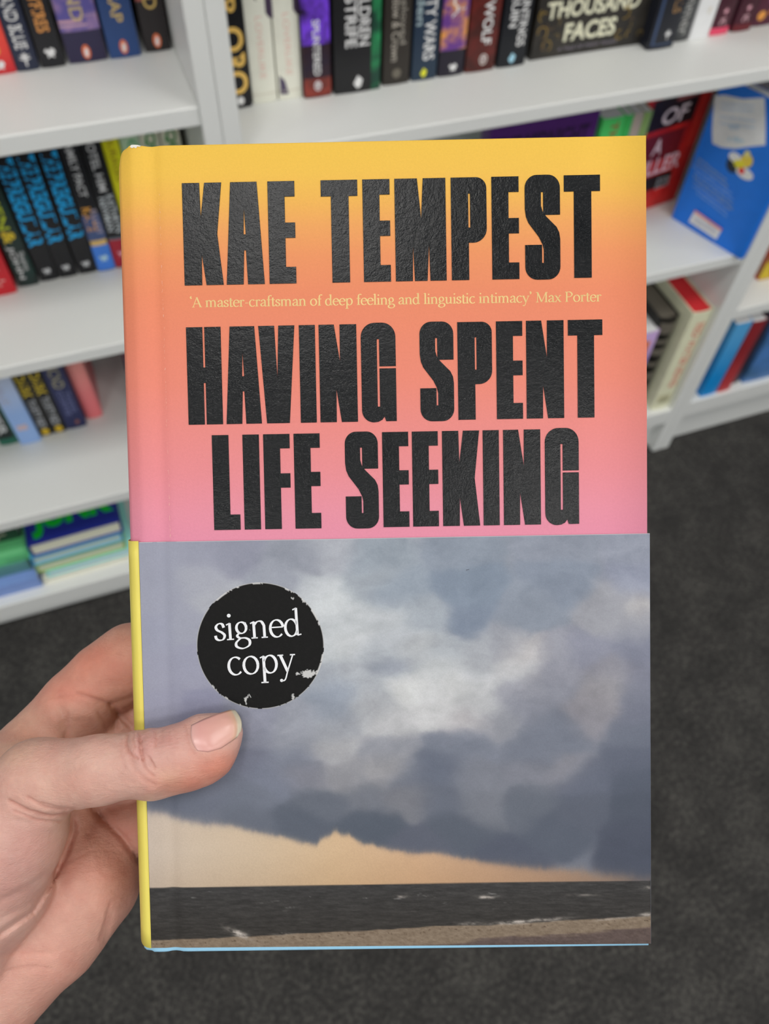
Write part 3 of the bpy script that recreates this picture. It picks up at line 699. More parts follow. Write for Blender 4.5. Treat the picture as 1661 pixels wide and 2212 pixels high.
def G_G(w):
    top = rc(.61, .135, .39, .145, 0, 90) + rc(.39, .135, .39, .145, 90, 180)
    return [[(1, .434)] + top + [(0, .88)] + rc(.34, .885, .34, .125, 180, 270)[1:] + [(.47, 1.005), (.58, .985), (.655, .95), (.70, 1), (1, 1), (1, .459), (.53, .459), (.53, .852), (.455, .852), (.455, .155), (.53, .155), (.53, .434)]]
GL = dict(E=G_E, F=G_F, L=G_L, I=G_I, T=G_T, H=G_H, K=G_K, A=G_A, V=G_V, N=G_N, M=G_M, P=G_P, S=G_S, G=G_G)
def foil_mat():
    t = NT('black_foil')
    t.b.inputs['Base Color'].default_value = rgba('101316')
    t.b.inputs['Specular IOR Level'].default_value = 0.22
    n0 = t.noise(60, 3, .6); t.l(t.ramp(n0, [(.3, (.16, .16, .16)), (.7, (.24, .24, .24))]), t.b.inputs['Roughness'])
    n1 = t.noise(420, 5, .7); n2 = t.noise(2400, 2, .6)
    ad = t.n('ShaderNodeMath', operation='MULTIPLY_ADD'); ad.inputs[1].default_value = .4; t.l(n2, ad.inputs[0]); t.l(n1, ad.inputs[2])
    t.bump(ad.outputs[0], 0.5, 0.00026)
    return t.m
FOIL = foil_mat()
LINES = [
 ('author_lettering', 10.1, 27.1, [('K', 15.0, 10.5), ('A', 26.4, 10.2), ('E', 38.0, 7.15), ('T', 52.3, 9.75), ('E', 63.5, 7.2), ('M', 72.1, 13.6), ('P', 87.2, 9.45), ('E', 98.1, 7.2), ('S', 107.0, 9.35), ('T', 117.5, 9.6)]),
 ('title_lettering', 48.5, 26.2, [('H', 15.0, 9.3), ('A', 25.35, 9.55), ('V', 34.6, 9.7), ('I', 45.6, 4.25), ('N', 50.95, 10.1), ('G', 62.3, 9.3), ('S', 78.2, 9.05), ('P', 88.45, 9.2), ('E', 98.9, 7.0), ('N', 107.0, 10.05), ('T', 118.3, 9.2)]),
 ('title_lettering', 77.75, 25.8, [('L', 21.2, 7.15), ('I', 29.55, 4.4), ('F', 35.2, 7.1), ('E', 43.5, 7.0), ('S', 57.4, 8.9), ('E', 67.6, 7.0), ('E', 75.7, 6.95), ('K', 83.9, 10.0), ('I', 94.95, 4.3), ('N', 100.5, 10.0), ('G', 111.8, 9.1)])]
for nm, v0, hh, lets in LINES:
    allv = []; allf = []
    for ch, u0, wd in lets:
        loops = GL[ch](wd)
        loops = [[(u0 + x * wd, (222 - v0 - y * hh)) for x, y in lp] for lp in loops]
        v, f = poly_mesh(loops, 0.03, 0.05)
        o = len(allv)
        allv += [(a[0] / 1000, a[1] / 1000, (a[2] + .10) / 1000) for a in v]; allf += [tuple(i + o for i in q) for q in f]
    mesh_obj(nm, allv, allf, FOIL, hb)['label'] = 'embossed glossy black capitals'

# ---- a small broad-nib roman for the quotation and the sticker (x-height 1)
def arc(cx, cy, rx, ry, a0, a1, n=18):
    return [(cx + rx * math.cos(math.radians(a0 + (a1 - a0) * i / n)), cy + ry * math.sin(math.radians(a0 + (a1 - a0) * i / n))) for i in range(n + 1)]
def spl(*p):
    P = [p[0]] + list(p) + [p[-1]]; out = []
    for i in range(1, len(P) - 2):
        for k in range(8):
            t = k / 8; a, b, c, d = (np.array(P[i + q]) for q in (-1, 0, 1, 2))
            out.append(tuple(.5 * (2 * b + (c - a) * t + (2 * a - 5 * b + 4 * c - d) * t * t + (3 * b - a - 3 * c + d) * t ** 3)))
    return out + [tuple(p[-1])]
def stem(x, y0, y1): return [(x, y0), (x, y1)]
def foot(x, y=0.03, w=.2): return ('s', [(x - w, y), (x + w, y)])
def flag(x, y): return ('s', [(x - .2, y - .10), (x + .02, y + .0)])
ASC, DSC, CAP = 1.62, -.55, 1.5
R_ = {}
R_['a'] = (.86, [spl((.16, .72), (.22, .9), (.42, 1.0), (.6, .86), (.64, .66)), stem(.64, .7, .16), spl((.64, .16), (.7, .02), (.88, .06)), spl((.64, .6), (.32, .48), (.10, .3), (.18, .06), (.4, .06), (.64, .24))])
R_['c'] = (.84, [arc(.48, .5, .38, .5, 48, 318)])
R_['d'] = (1.02, [stem(.76, .04, ASC), flag(.76, ASC), arc(.43, .49, .34, .5, 20, 340), ('s', [(.76, .03), (.98, .08)])])
R_['e'] = (.86, [arc(.46, .5, .37, .5, 8, 318), ('s', [(.12, .57), (.82, .57)])])
R_['f'] = (.58, [stem(.28, 0, 1.25), spl((.28, 1.2), (.34, 1.5), (.52, 1.6), (.68, 1.52)), ('s', [(.04, .97), (.56, .97)]), foot(.28)])
R_['g'] = (.92, [arc(.42, .67, .28, .33, 0, 360), ('s', [(.60, .90), (.70, .95)]), spl((.3, .38), (.16, .22), (.3, .08), (.62, .06), (.84, -.1), (.8, -.38), (.44, -.54), (.1, -.42), (.08, -.18), (.34, .06))])
R_['i'] = (.46, [stem(.22, 0, .98), flag(.22, .98), foot(.22), ('d', (.22, 1.42), .11)])
R_['l'] = (.46, [stem(.22, 0, ASC), flag(.22, ASC), foot(.22)])
R_['n'] = (1.06, [stem(.22, 0, .98), flag(.22, .98), foot(.22, w=.18), spl((.22, .74), (.42, .96), (.66, .96), (.8, .72)), stem(.8, .74, 0), foot(.8, w=.18)])
R_['m'] = (1.62, [stem(.22, 0, .98), flag(.22, .98), foot(.22, w=.17), spl((.22, .74), (.4, .96), (.62, .96), (.76, .72)), stem(.76, .74, 0), foot(.76, w=.17), spl((.76, .74), (.96, .96), (1.18, .96), (1.32, .72)), stem(1.32, .74, 0), foot(1.32, w=.17)])
R_['o'] = (.98, [arc(.48, .5, .39, .5, 0, 360)])
R_['p'] = (1.02, [stem(.22, DSC, .98), flag(.22, .98), foot(.22, DSC + .03), arc(.56, .5, .35, .5, -160, 160)])
R_['r'] = (.70, [stem(.22, 0, .98), flag(.22, .98), foot(.22), spl((.22, .7), (.38, .95), (.58, .98)), ('d', (.6, .9), .10)])
R_['s'] = (.70, [spl((.58, .74), (.5, .95), (.3, .98), (.14, .82), (.2, .62), (.46, .46), (.6, .28), (.5, .06), (.28, .02), (.12, .12), (.08, .3))])
R_['t'] = (.58, [stem(.26, .2, 1.28), spl((.26, .22), (.3, .04), (.42, .02), (.56, .12)), ('s', [(.04, .97), (.54, .97)])])
R_['u'] = (1.04, [stem(.2, .3, .98), flag(.2, .98), spl((.2, .3), (.26, .06), (.46, .04), (.76, .26)), stem(.76, 0, .98), flag(.76, .98), ('s', [(.76, .03), (.96, .06)])])
R_['x'] = (.90, [[(.14, .98), (.76, 0)], ('s', [(.74, .98), (.12, 0)]), foot(.14, .97, .15), foot(.74, .97, .15), foot(.14, .03, .15), foot(.76, .03, .15)])
R_['y'] = (.92, [[(.12, .98), (.48, .04)], ('s', spl((.82, .98), (.5, .1), (.32, -.42), (.1, -.48))), ('d', (.12, -.46), .09), foot(.13, .97, .16), foot(.8, .97, .14)])
R_['A'] = (1.28, [('s', [(.1, 0), (.62, CAP)]), [(.60, CAP), (1.12, 0)], ('s', [(.3, .52), (.94, .52)]), foot(.12, .03, .17), foot(1.12, .03, .19)])
R_['M'] = (1.72, [('s', [(.26, 0), (.28, CAP)]), [(.26, CAP), (.84, .04)], ('s', [(.84, .04), (1.42, CAP)]), stem(1.44, 0, CAP), foot(.24, .03, .18), foot(1.44, .03, .2), foot(.18, CAP - .03, .12), foot(1.52, CAP - .03, .12)])
R_['P'] = (1.12, [stem(.26, 0, CAP), foot(.26), foot(.2, CAP - .03, .16), spl((.26, CAP - .03), (.7, CAP - .04), (.98, 1.12), (.7, .76), (.26, .74))])
R_['-'] = (.60, [('s', [(.08, .52), (.5, .52)])])
R_['`'] = (.36, [('d', (.2, 1.36), .11), spl((.12, 1.38), (.16, 1.58), (.28, 1.64))])
R_["'"] = (.36, [('d', (.16, 1.54), .11), spl((.24, 1.52), (.2, 1.32), (.08, 1.24))])
R_[' '] = (.48, [])
def roman(txt, thick=.165, thin=.062):
    """-> (verts 2D in x-heights, faces, length)"""
    V = []; Fs = []; x = 0.0
    def ribbon(P, hw):
        P = np.array(P, float); T = np.gradient(P, axis=0); T /= np.maximum(np.linalg.norm(T, axis=1), 1e-9)[:, None]
        N = np.stack([-T[:, 1], T[:, 0]], 1)
        if hw is None:
            ang = np.arctan2(T[:, 1], T[:, 0]) - math.radians(14)
            h = thin / 2 + (thick - thin) / 2 * np.abs(np.sin(ang)) ** 1.3
        else: h = np.full(len(P), hw)
        o = len(V)
        for p, q, r in zip(P, N, h):
            V.append((p[0] + q[0] * r + x, p[1] + q[1] * r)); V.append((p[0] - q[0] * r + x, p[1] - q[1] * r))
        for i in range(len(P) - 1): Fs.append((o + 2 * i, o + 2 * i + 1, o + 2 * i + 3, o + 2 * i + 2))
    for ch in txt:
        adv, st_ = R_[ch]
        for s_ in st_:
            if isinstance(s_, tuple) and s_[0] == 's': ribbon(s_[1], thin / 2 * 1.1)
            elif isinstance(s_, tuple) and s_[0] == 'd':
                o = len(V); (cx_, cy_), r = s_[1], s_[2]
                for i in range(12): V.append((cx_ + x + r * math.cos(i * .5236), cy_ + r * math.sin(i * .5236)))
                Fs.append(tuple(range(o, o + 12)))
            else: ribbon(s_, None)
        x += adv
    return np.array(V), Fs, x
def up_faces(v, f):
    out = []
    for q in f:
        a = sum(v[q[i]][0] * v[q[(i + 1) % len(q)]][1] - v[q[(i + 1) % len(q)]][0] * v[q[i]][1] for i in range(len(q)))
        out.append(q if a > 0 else q[::-1])
    return out
def set_line(name, txt, p0, p1, xh, n, mat, parent, **kw):
    """set a line of roman between two (u,v) points"""
    v, f, Ln = roman(txt, **kw); p0 = np.array(p0); p1 = np.array(p1); d = p1 - p0; T = d / np.linalg.norm(d); Up = np.array([T[1], -T[0]])
    k = np.linalg.norm(d) / Ln
    q = p0 + v[:, :1] * k * T + v[:, 1:] * xh * Up
    vv = [(a / 1000, (222 - b) / 1000, n / 1000) for a, b in q]
    return mesh_obj(name, vv, up_faces(vv, f), mat, parent)
tg = set_line('quotation_lettering', "`A master-craftsman of deep feeling and linguistic intimacy' Max Porter", to_uvn(410, 664)[:2], to_uvn(1299, 651)[:2], 1.78, .05, plain('f4d58c', .5), hb, thick=.20, thin=.085)
tg['label'] = 'line of small pale yellow lettering'

# ---- the half jacket: a printed photograph of a storm over the sea on the front, yellow on the spine
BV0, BV1 = 106.6, 221.55
def fbm(x, y, seed, octs=5, gain=.5):
    r = np.random.RandomState(seed); out = np.zeros_like(x); amp = 1.0; tot = 0
    for o in range(octs):
        tb = r.rand(64, 64); f = 2.0 ** o; X = x * f + r.rand() * 50; Y = y * f + r.rand() * 50
        xi = np.floor(X).astype(int); yi = np.floor(Y).astype(int); fx = X - xi; fy = Y - yi
        fx = fx * fx * (3 - 2 * fx); fy = fy * fy * (3 - 2 * fy); g = lambda i, j: tb[i % 64, j % 64]
        out += amp * ((g(xi, yi) * (1 - fx) + g(xi + 1, yi) * fx) * (1 - fy) + (g(xi, yi + 1) * (1 - fx) + g(xi + 1, yi + 1) * fx) * fy)
        tot += amp; amp *= gain
    return out / tot - .5
def storm_print(s, t):
    """ink colours (sRGB 0..255) over the printed sheet; x,y run over the printed picture"""
    x = (300 + 28 * t) * (1 - s) + 1404 * s; y = (1168 * (1 - s) + 1157 * s) * (1 - t) + (2052 * (1 - s) + 2046 * s) * t
    wx = x + 70 * fbm(x / 190, y / 150, 1) + 26 * fbm(x / 50, y / 45, 2, 4); wy = y + 60 * fbm(x / 200, y / 140, 3) + 24 * fbm(x / 55, y / 42, 4, 4)
    C = [(330,1190,152,155,172),(430,1185,148,151,168),(500,1200,140,143,160),(650,1190,142,147,160),(720,1180,158,162,172),(800,1190,142,152,164),(1000,1190,135,145,160),(1200,1190,139,146,161),(1390,1190,142,148,164),
     (330,1270,151,154,171),(420,1250,158,161,174),(470,1290,163,166,176),(600,1240,150,155,168),(680,1250,178,183,190),(712,1270,190,195,199),(790,1240,150,158,168),(850,1270,140,151,165),(1000,1270,124,137,155),(1200,1270,133,143,160),(1390,1270,140,146,165),
     (330,1350,150,153,172),(400,1340,153,156,172),(750,1325,178,183,188),(830,1325,172,177,183),(900,1330,150,158,168),(1000,1340,124,136,155),(1150,1330,132,141,156),(1300,1320,150,152,161),(1390,1310,168,166,168),(1390,1350,140,143,155),
     (330,1430,152,154,173),(400,1430,150,152,172),(710,1400,182,187,192),(770,1385,186,190,194),(815,1400,160,166,175),(850,1380,168,173,180),(900,1400,174,178,183),(960,1400,160,166,174),(1040,1400,160,164,172),(1100,1390,150,154,165),(1130,1400,186,183,184),(1200,1400,146,148,160),(1260,1400,135,138,155),(1390,1400,124,128,146),
     (700,1450,160,166,176),(750,1450,172,177,185),(860,1445,146,153,166),(950,1450,176,180,184),(1040,1450,165,169,176),(1110,1450,178,179,183),(1200,1455,143,145,158),(1320,1450,138,138,149),(1390,1460,124,127,144),
     (720,1490,140,149,164),(800,1490,165,170,178),(880,1480,200,202,203),(940,1490,192,194,197),(1000,1480,194,196,198),(1060,1480,182,184,188),(1130,1500,150,152,163),(1200,1490,138,141,154),(1290,1510,146,144,151),(1320,1475,150,149,155),(1390,1500,122,126,142),
     (330,1520,150,152,173),(420,1540,138,140,164),(560,1545,140,143,160),(640,1550,150,154,166),(710,1530,134,142,156),(800,1530,166,169,175),(950,1530,192,193,196),(1050,1530,176,178,182),(1150,1530,134,137,150),(1270,1530,138,137,146),(1390,1540,116,120,137),
     (560,1590,132,136,152),(640,1600,140,144,156),(720,1575,155,159,168),(850,1570,180,181,185),(1020,1565,182,180,184),(1080,1570,140,143,153),(1200,1570,114,120,135),(1390,1580,108,114,130),
     (560,1650,118,122,140),(640,1640,124,130,146),(730,1620,166,167,172),(850,1620,142,145,155),(1000,1620,122,128,143),(1150,1620,114,120,135),(1390,1630,98,104,121),
     (480,1700,112,117,133),(600,1680,118,124,141),(660,1670,130,132,144),(750,1680,142,143,150),(860,1672,148,148,153),(905,1690,112,118,133),(960,1680,103,110,127),(1020,1690,124,128,140),(1150,1670,124,127,139),(1210,1670,132,133,143),(1245,1690,102,108,125),(1390,1690,90,97,113),
     (420,1740,106,112,128),(540,1730,112,118,133),(700,1740,104,110,123),(800,1730,116,120,131),(900,1735,122,124,133),(960,1740,104,110,125),(1030,1740,116,120,131),(1160,1740,102,108,121),(1250,1750,94,100,115),(1390,1740,84,91,106),
     (420,1780,112,117,131),(540,1790,104,110,124),(650,1790,92,99,113),(800,1790,88,96,110),(1000,1790,91,98,112),(1200,1790,90,97,112),(1390,1790,82,88,104),(900,1845,95,100,115),(1100,1845,88,94,110),(1390,1850,80,86,102)]
    C = np.array(C, float); num = np.zeros(x.shape + (3,)); den = np.zeros(x.shape)
    for cx_, cy_, r, g, b_ in C:
        wgt = np.exp(-(((wx - cx_) / 36) ** 2 + ((wy - cy_) / 25) ** 2)) + 1e-4 / (1 + ((wx - cx_) / 60) ** 2 + ((wy - cy_) / 40) ** 2)
        den += wgt
        for k, c in enumerate((r, g, b_)): num[..., k] += wgt * c
    rgb = num / den[..., None]
    lum = rgb.mean(-1, keepdims=True); rgb = lum + (rgb - lum) * .86
    rgb = 140 + (rgb - 140) * 1.16
    lum = rgb.mean(-1); amp = np.clip((lum - 85) / 80, .22, 1.1) * np.clip((x - 330) / 260, .25, 1)
    bil = lambda sx, sy, sd: .25 - np.abs(fbm(wx / sx + y / 900, wy / sy, sd, 5, .58))
    puff = fbm(wx / 120, wy / 75, 11, 6, .58)
    rgb = rgb + (puff * 33 * amp)[..., None] + ((bil(70, 48, 12) - .1) * 42 * amp)[..., None] + (fbm(x / 20, y / 15, 13, 4, .6) * 9 * amp)[..., None]
    # glow strip under the cloud base
    bx = [290,330,380,450,520,600,640,665,684,690,700,714,722,728,736,748,790,850,950,1050,1150,1250,1340,1410]; by = [1742,1752,1763,1780,1786,1806,1815,1821,1823,1815,1808,1803,1795,1793,1799,1799,1822,1839,1849,1867,1877,1885,1893,1900]
    yb = np.interp(x, bx, by) + 16 * fbm(x / 30, y / 90, 21, 5, .65) + 3 * fbm(x / 7, y / 14, 23, 3, .6)
    gx = [300, 420, 560, 720, 900, 1050, 1200, 1320, 1404]; gr = np.stack([np.interp(x, gx, c) for c in ([198,206,206,210,206,192,172,148,104],[184,188,184,180,170,157,142,128,100],[172,168,158,145,136,128,120,115,104])], -1)
    low = np.clip((y - 1840) / 75, 0, 1)[..., None]; gr = gr * (1 - .06 * low) + np.array([0, -3, -6]) * low
    soft = np.interp(x, [300, 700, 1000, 1404], [7, 4, 5, 9]); m = 1 / (1 + np.exp(-(y - yb) / soft * 1.6))
    rgb = rgb * (1 - m[..., None]) + (gr + (fbm(x / 60, y / 30, 22, 3) * 5)[..., None]) * m[..., None]
    # sea
    hy = np.interp(x, [300, 700, 1100, 1404], [1919, 1914, 1909, 1907])
    ms = np.clip((y - hy) / 2.2 + .5, 0, 1)[..., None]
    wv = fbm(x / 26, y / 3.4, 31, 4, .75); d = np.clip((y - hy) / 100, 0, 1)
    sea = np.stack([54 - 6 * d, 53 - 8 * d, 53 - 11 * d], -1) + (wv * 42)[..., None]
    fl = np.clip((fbm(x / 34, y / 5, 33, 4, .6) - .24) * 9, 0, 1) * np.clip(1 - np.abs(y - 1945) / 45, 0, 1); sea = sea + (fl * 70)[..., None]
    rgb = rgb * (1 - ms) + sea * ms
    # beach
    sy = np.interp(x, [300, 450, 600, 830, 960, 1060, 1190, 1300, 1404], [2036, 2031, 2023, 2013, 2004, 2003, 1996, 1991, 1984]) + 5 * fbm(x / 30, y / 40, 41, 4)
    mb = np.clip((y - sy) / 2.5 + .5, 0, 1)[..., None]
    gr2 = fbm(x / 9, y / 4, 42, 4, .7)
    sand = np.array([128, 112, 95]) + (gr2 * 44)[..., None]
    weed = np.clip((y - np.interp(x, [850, 1100, 1404], [2048, 2030, 2008]) + 22 * fbm(x / 90, y / 9, 43, 4, .6)) / 8, 0, 1) * np.clip((x - 860) / 120, 0, 1)
    sand = sand * (1 - .75 * weed[..., None]) + (np.array([76, 62, 62]) + (gr2 * 30)[..., None]) * .75 * weed[..., None]
    sp = np.clip((fbm(x / 7, y / 3, 45, 3) - .2) * 12, 0, 1) * np.clip(1 - np.abs(y - sy - 9) / 9, 0, 1); sand = sand - (sp * 45)[..., None]
    rgb = rgb * (1 - mb) + sand * mb
    def foam(cx_, cy_, rx, ry, k, seed, tilt=0.0):
        e = np.exp(-(((x - cx_) / rx) ** 2 + ((y - cy_ + tilt * (x - cx_)) / ry) ** 2) * 1.2) * np.clip(.55 + 2.6 * fbm(x / 16, y / 6, seed, 4, .6), 0, 1.3)
        return np.clip(e * k, 0, 1)[..., None]
    for a in ((515, 2020, 32, 9, 1.0, 51, -.45), (612, 2022, 20, 4, .9, 52), (1010, 2001, 34, 4, .75, 53, .05), (1125, 1997, 70, 4.5, 1.3, 54, .06), (1180, 1991, 50, 4, 1.0, 55, .06), (868, 1940, 16, 4, .8, 56), (1050, 1942, 22, 4, .9, 57), (1395, 1921, 18, 4, .7, 58), (1395, 1982, 16, 5, .9, 59), (1330, 1990, 60, 2.5, .6, 60, .1), (1260, 1938, 40, 3, .4, 61)):
        m = foam(*a); rgb = rgb * (1 - m) + np.array([188, 180, 172]) * m
    return np.clip(rgb, 0, 255)
def ink_mat(name, attr='ink'):
    t = NT(name); a = t.n('ShaderNodeAttribute'); a.attribute_name = attr
    mx = t.n('ShaderNodeMixRGB', blend_type='MULTIPLY'); mx.inputs[0].default_value = 1
    t.l(a.outputs['Color'], mx.inputs[1]); t.l(t.ramp(t.noise(2200, 2, .7), [(.25, (.93, .93, .93)), (.75, (1.04, 1.04, 1.04))]), mx.inputs[2])
    t.l(mx.outputs[0], t.b.inputs['Base Color']); t.b.inputs['Roughness'].default_value = .5; t.b.inputs['Specular IOR Level'].default_value = .25
    t.bump(t.noise(2600, 3, .6), .10, .0003)
    return t.m
def colour_attr(o, lin_rgb):
    at = o.data.color_attributes.new('ink', 'FLOAT_COLOR', 'POINT')
    c = np.ones((len(lin_rgb), 4), np.float32); c[:, :3] = lin_rgb
    at.data.foreach_set('color', c.ravel())
na, nb = 470, 400
uu = np.linspace(0.35, 140.15, na); vv = np.linspace(BV0, BV1, nb)
U, Vv = np.meshgrid(uu, vv, indexing='ij'); Vv = BV0 + (Vv - BV0) * (1 - (.85 - .7 * U / 140) / (BV1 - BV0))
nn = 0.28 - .32 * np.exp(-((U - 7.0) / 1.7) ** 2) - .22 * np.clip((U - 139.4) / .75, 0, 1) ** 2
P = np.stack([U / 1000, (222 - Vv) / 1000, nn / 1000], -1)
ph = grid_mesh('half_jacket_front', P, ink_mat('storm_photograph_print'), hb)
ph['label'] = 'printed photograph of storm clouds over a dark sea'
inkc = storm_print((U - uu[0]) / (uu[-1] - uu[0]), np.meshgrid(uu, np.linspace(0, 1, nb), indexing='ij')[1]).reshape(-1, 3)
a_ = inkc / 255.0; colour_attr(ph, np.where(a_ <= .04045, a_ / 12.92, ((a_ + .055) / 1.055) ** 2.4) * INK)
# fix winding so that it faces the reader
ph.data.flip_normals() if ph.data.polygons[0].normal.z < 0 else None

def strip(name, pts, v0, v1, mat, thick=.12, cut=None, vstep=24):
    """sheet of paper following (u,n) points between two heights, with thickness"""
    pts = np.array(pts, float); T = np.gradient(pts, axis=0); T /= np.linalg.norm(T, axis=1)[:, None]; Nn = np.stack([T[:, 1], -T[:, 0]], 1)
    rows = np.linspace(0, 1, vstep); V = []; n = len(pts)
    for r in rows:
        for k, (p, q) in enumerate(zip(pts, Nn)):
            b0 = v0 + (cut(k / (n - 1), 0) if cut else 0); b1 = v1 - (cut(k / (n - 1), 1) if cut else 0)
            v = b0 + (b1 - b0) * r
            V.append(L(p[0], v, p[1])); 
        for k, (p, q) in enumerate(zip(pts, Nn)):
            b0 = v0 + (cut(k / (n - 1), 0) if cut else 0); b1 = v1 - (cut(k / (n - 1), 1) if cut else 0)
            v = b0 + (b1 - b0) * r
            V.append(L(p[0] + q[0] * thick, v, p[1] + q[1] * thick))
    Fs = []; s2 = 2 * n
    for j in range(vstep - 1):
        for i in range(n - 1):
            a = j * s2 + i; Fs += [(a, a + 1, a + s2 + 1, a + s2), (a + n + 1, a + n, a + n + s2, a + n + s2 + 1)]
        for i in (0, n - 1): a = j * s2 + i; Fs.append((a, a + s2, a + s2 + n, a + n))
    for j in (0, vstep - 1):
        for i in range(n - 1): a = j * s2 + i; Fs.append((a, a + n, a + n + 1, a + 1))
    o = mesh_obj(name, V, Fs, mat, hb, True)
    bm = bmesh.new(); bm.from_mesh(o.data); bmesh.ops.recalc_face_normals(bm, faces=bm.faces); bm.to_mesh(o.data); bm.free()
    return o
sp_pts = []
for k in range(0, 21):
    a = math.pi * k / 20
    sp_pts.append((-5.0 * math.sin(a) ** 0.72 + 0.3, .25 - .4 * (k > 0) * (1 - math.cos(a)) - (TH + .1) * (1 - math.cos(a)) / 2))
yl = strip('half_jacket_spine', sp_pts, BV0 - .35, BV1 - .8, cover_mat('f0e06a', rough=.4), cut=lambda q, e: 1.2 * max(0, math.sin(math.pi * min(1, q * 1.0))) if e else -.0)
yl['label'] = 'plain yellow spine of the half jacket'
bk = strip('half_jacket_back', [(0.3, -TH - .4), (40, -TH - .3), (100, -TH - .3), (140.3, -TH - .3)], BV0, BV1, plain('9aa0b2', .5), thick=-.12, vstep=3)
fd = strip('half_jacket_flap', [(140.15, .05), (140.32, -.3), (140.36, -1.2), (140.3, -2.2), (139, -2.75), (120, -2.75), (100, -2.75)], BV0, BV1, plain('8d93a6', .5), thick=.1, vstep=3)
edge = MB()
for k in range(40):
    u0, u1 = .4 + 139.7 * k / 40, .4 + 139.7 * (k + 1) / 40; dz = lambda u: -.32 * math.exp(-((u - 7.0) / 1.7) ** 2)
    v0 = BV0 - .03; a, b_ = dz(u0), dz(u1)
    edge.add([L(u0, v0, .1 + a), L(u1, v0, .1 + b_), L(u1, v0, .285 + b_), L(u0, v0, .285 + a), L(u0, v0 + .13, .292 + a), L(u1, v0 + .13, .292 + b_)], [(0, 1, 2, 3), (3, 2, 5, 4)])
edge.build('half_jacket_paper_edge', plain('c9c6cc', .7), hb)['label'] = 'thin pale cut edge of the paper'

# ---- round sticker
SC = np.array([33.0, 135.75]); SR = 17.55
nr, nt = 64, 360
rr = np.linspace(0, 1, nr); tt = np.linspace(0, 2 * math.pi, nt + 1)
RR, TT = np.meshgrid(rr, tt, indexing='ij')
prof_n = .345 + .0 * RR; prof_n[-1] = .285
P = np.stack([(SC[0] + SR * RR * np.cos(TT)) / 1000, (222 - SC[1] + SR * RR * np.sin(TT)) / 1000, prof_n / 1000], -1)
X_, Y_ = SR * RR * np.cos(TT), SR * RR * np.sin(TT)
wear = np.zeros_like(X_)
edge_n = fbm(np.cos(TT) * 9 + 20, np.sin(TT) * 9 + 20, 71, 4, .6)
base_w = np.interp(np.degrees(TT) % 360, [0, 25, 50, 75, 100, 120, 150, 165, 180, 200, 235, 255, 290, 320, 335, 350, 360], [.012, .02, .03, .012, .02, .025, .008, .02, .008, .012, .025, .02, .008, .01, .025, .02, .012])
wear = np.maximum(wear, (RR > 1.0 - np.clip((base_w - .006) * (0.8 + 4.6 * edge_n), .0, .1)))
ns = fbm(X_ / 2.0 + 30, Y_ / 2.0 + 30, 72, 5, .65)
for (wx_, wy_, wr) in ((13.6, -8.2, 3.2), (9.8, -8.0, 1.5), (15.5, -10.0, 2.4), (-4.5, -15.4, 2.2), (9.0, 13.0, 1.7), (-12.0, -11.2, 1.5), (8.8, -14.6, 2.0), (-2.4, 4.6, 1.0)):
    wear = np.maximum(wear, ((ns + .30 * (1 - np.hypot(X_ - wx_, Y_ - wy_) / wr)) > .27) & (np.hypot(X_ - wx_, Y_ - wy_) < wr * 1.3))
speck = fbm(X_ / .5 + 9, Y_ / .5 + 9, 73, 3, .6)
col = np.where(wear[..., None] > .5, 200, 11 + 24 * np.clip(speck, 0, 1)[..., None] * np.array([1, .98, .9]))
SM = ink_mat('sticker_print'); SM.node_tree.nodes['Principled BSDF'].inputs['Specular IOR Level'].default_value = .14
stk = grid_mesh('sticker', P, SM, hb, smooth=False)
if stk.data.polygons[2000].normal.z < 0: stk.data.flip_normals()
c_ = col.reshape(-1, 3) * np.ones(3) / 255.0; colour_attr(stk, np.where(c_ <= .04045, c_ / 12.92, ((c_ + .055) / 1.055) ** 2.4) * INK)
stk['label'] = 'round black scuffed sticker reading signed copy'
WH = plain('f2f4f8', .5)
set_line('sticker_lettering', 'signed', to_uvn(464, 1384)[:2], to_uvn(653, 1372)[:2], 4.75, .36, WH, stk, thick=.158, thin=.066)
set_line('sticker_lettering', 'copy', to_uvn(492, 1458)[:2], to_uvn(639, 1450)[:2], 4.9, .36, WH, stk, thick=.158, thin=.066)
# tiny print fleck
flk = MB(); p_ = to_uvn(1010, 1231)[:2]
flk.add([L(p_[0] - .45, p_[1] + .12, .30), L(p_[0] + .45, p_[1] - .1, .30), L(p_[0] + .4, p_[1] - .22, .30), L(p_[0] - .45, p_[1] - .05, .30)], [(0, 1, 2, 3)]).build('ink_fleck', plain('3a3a40', .6), hb)

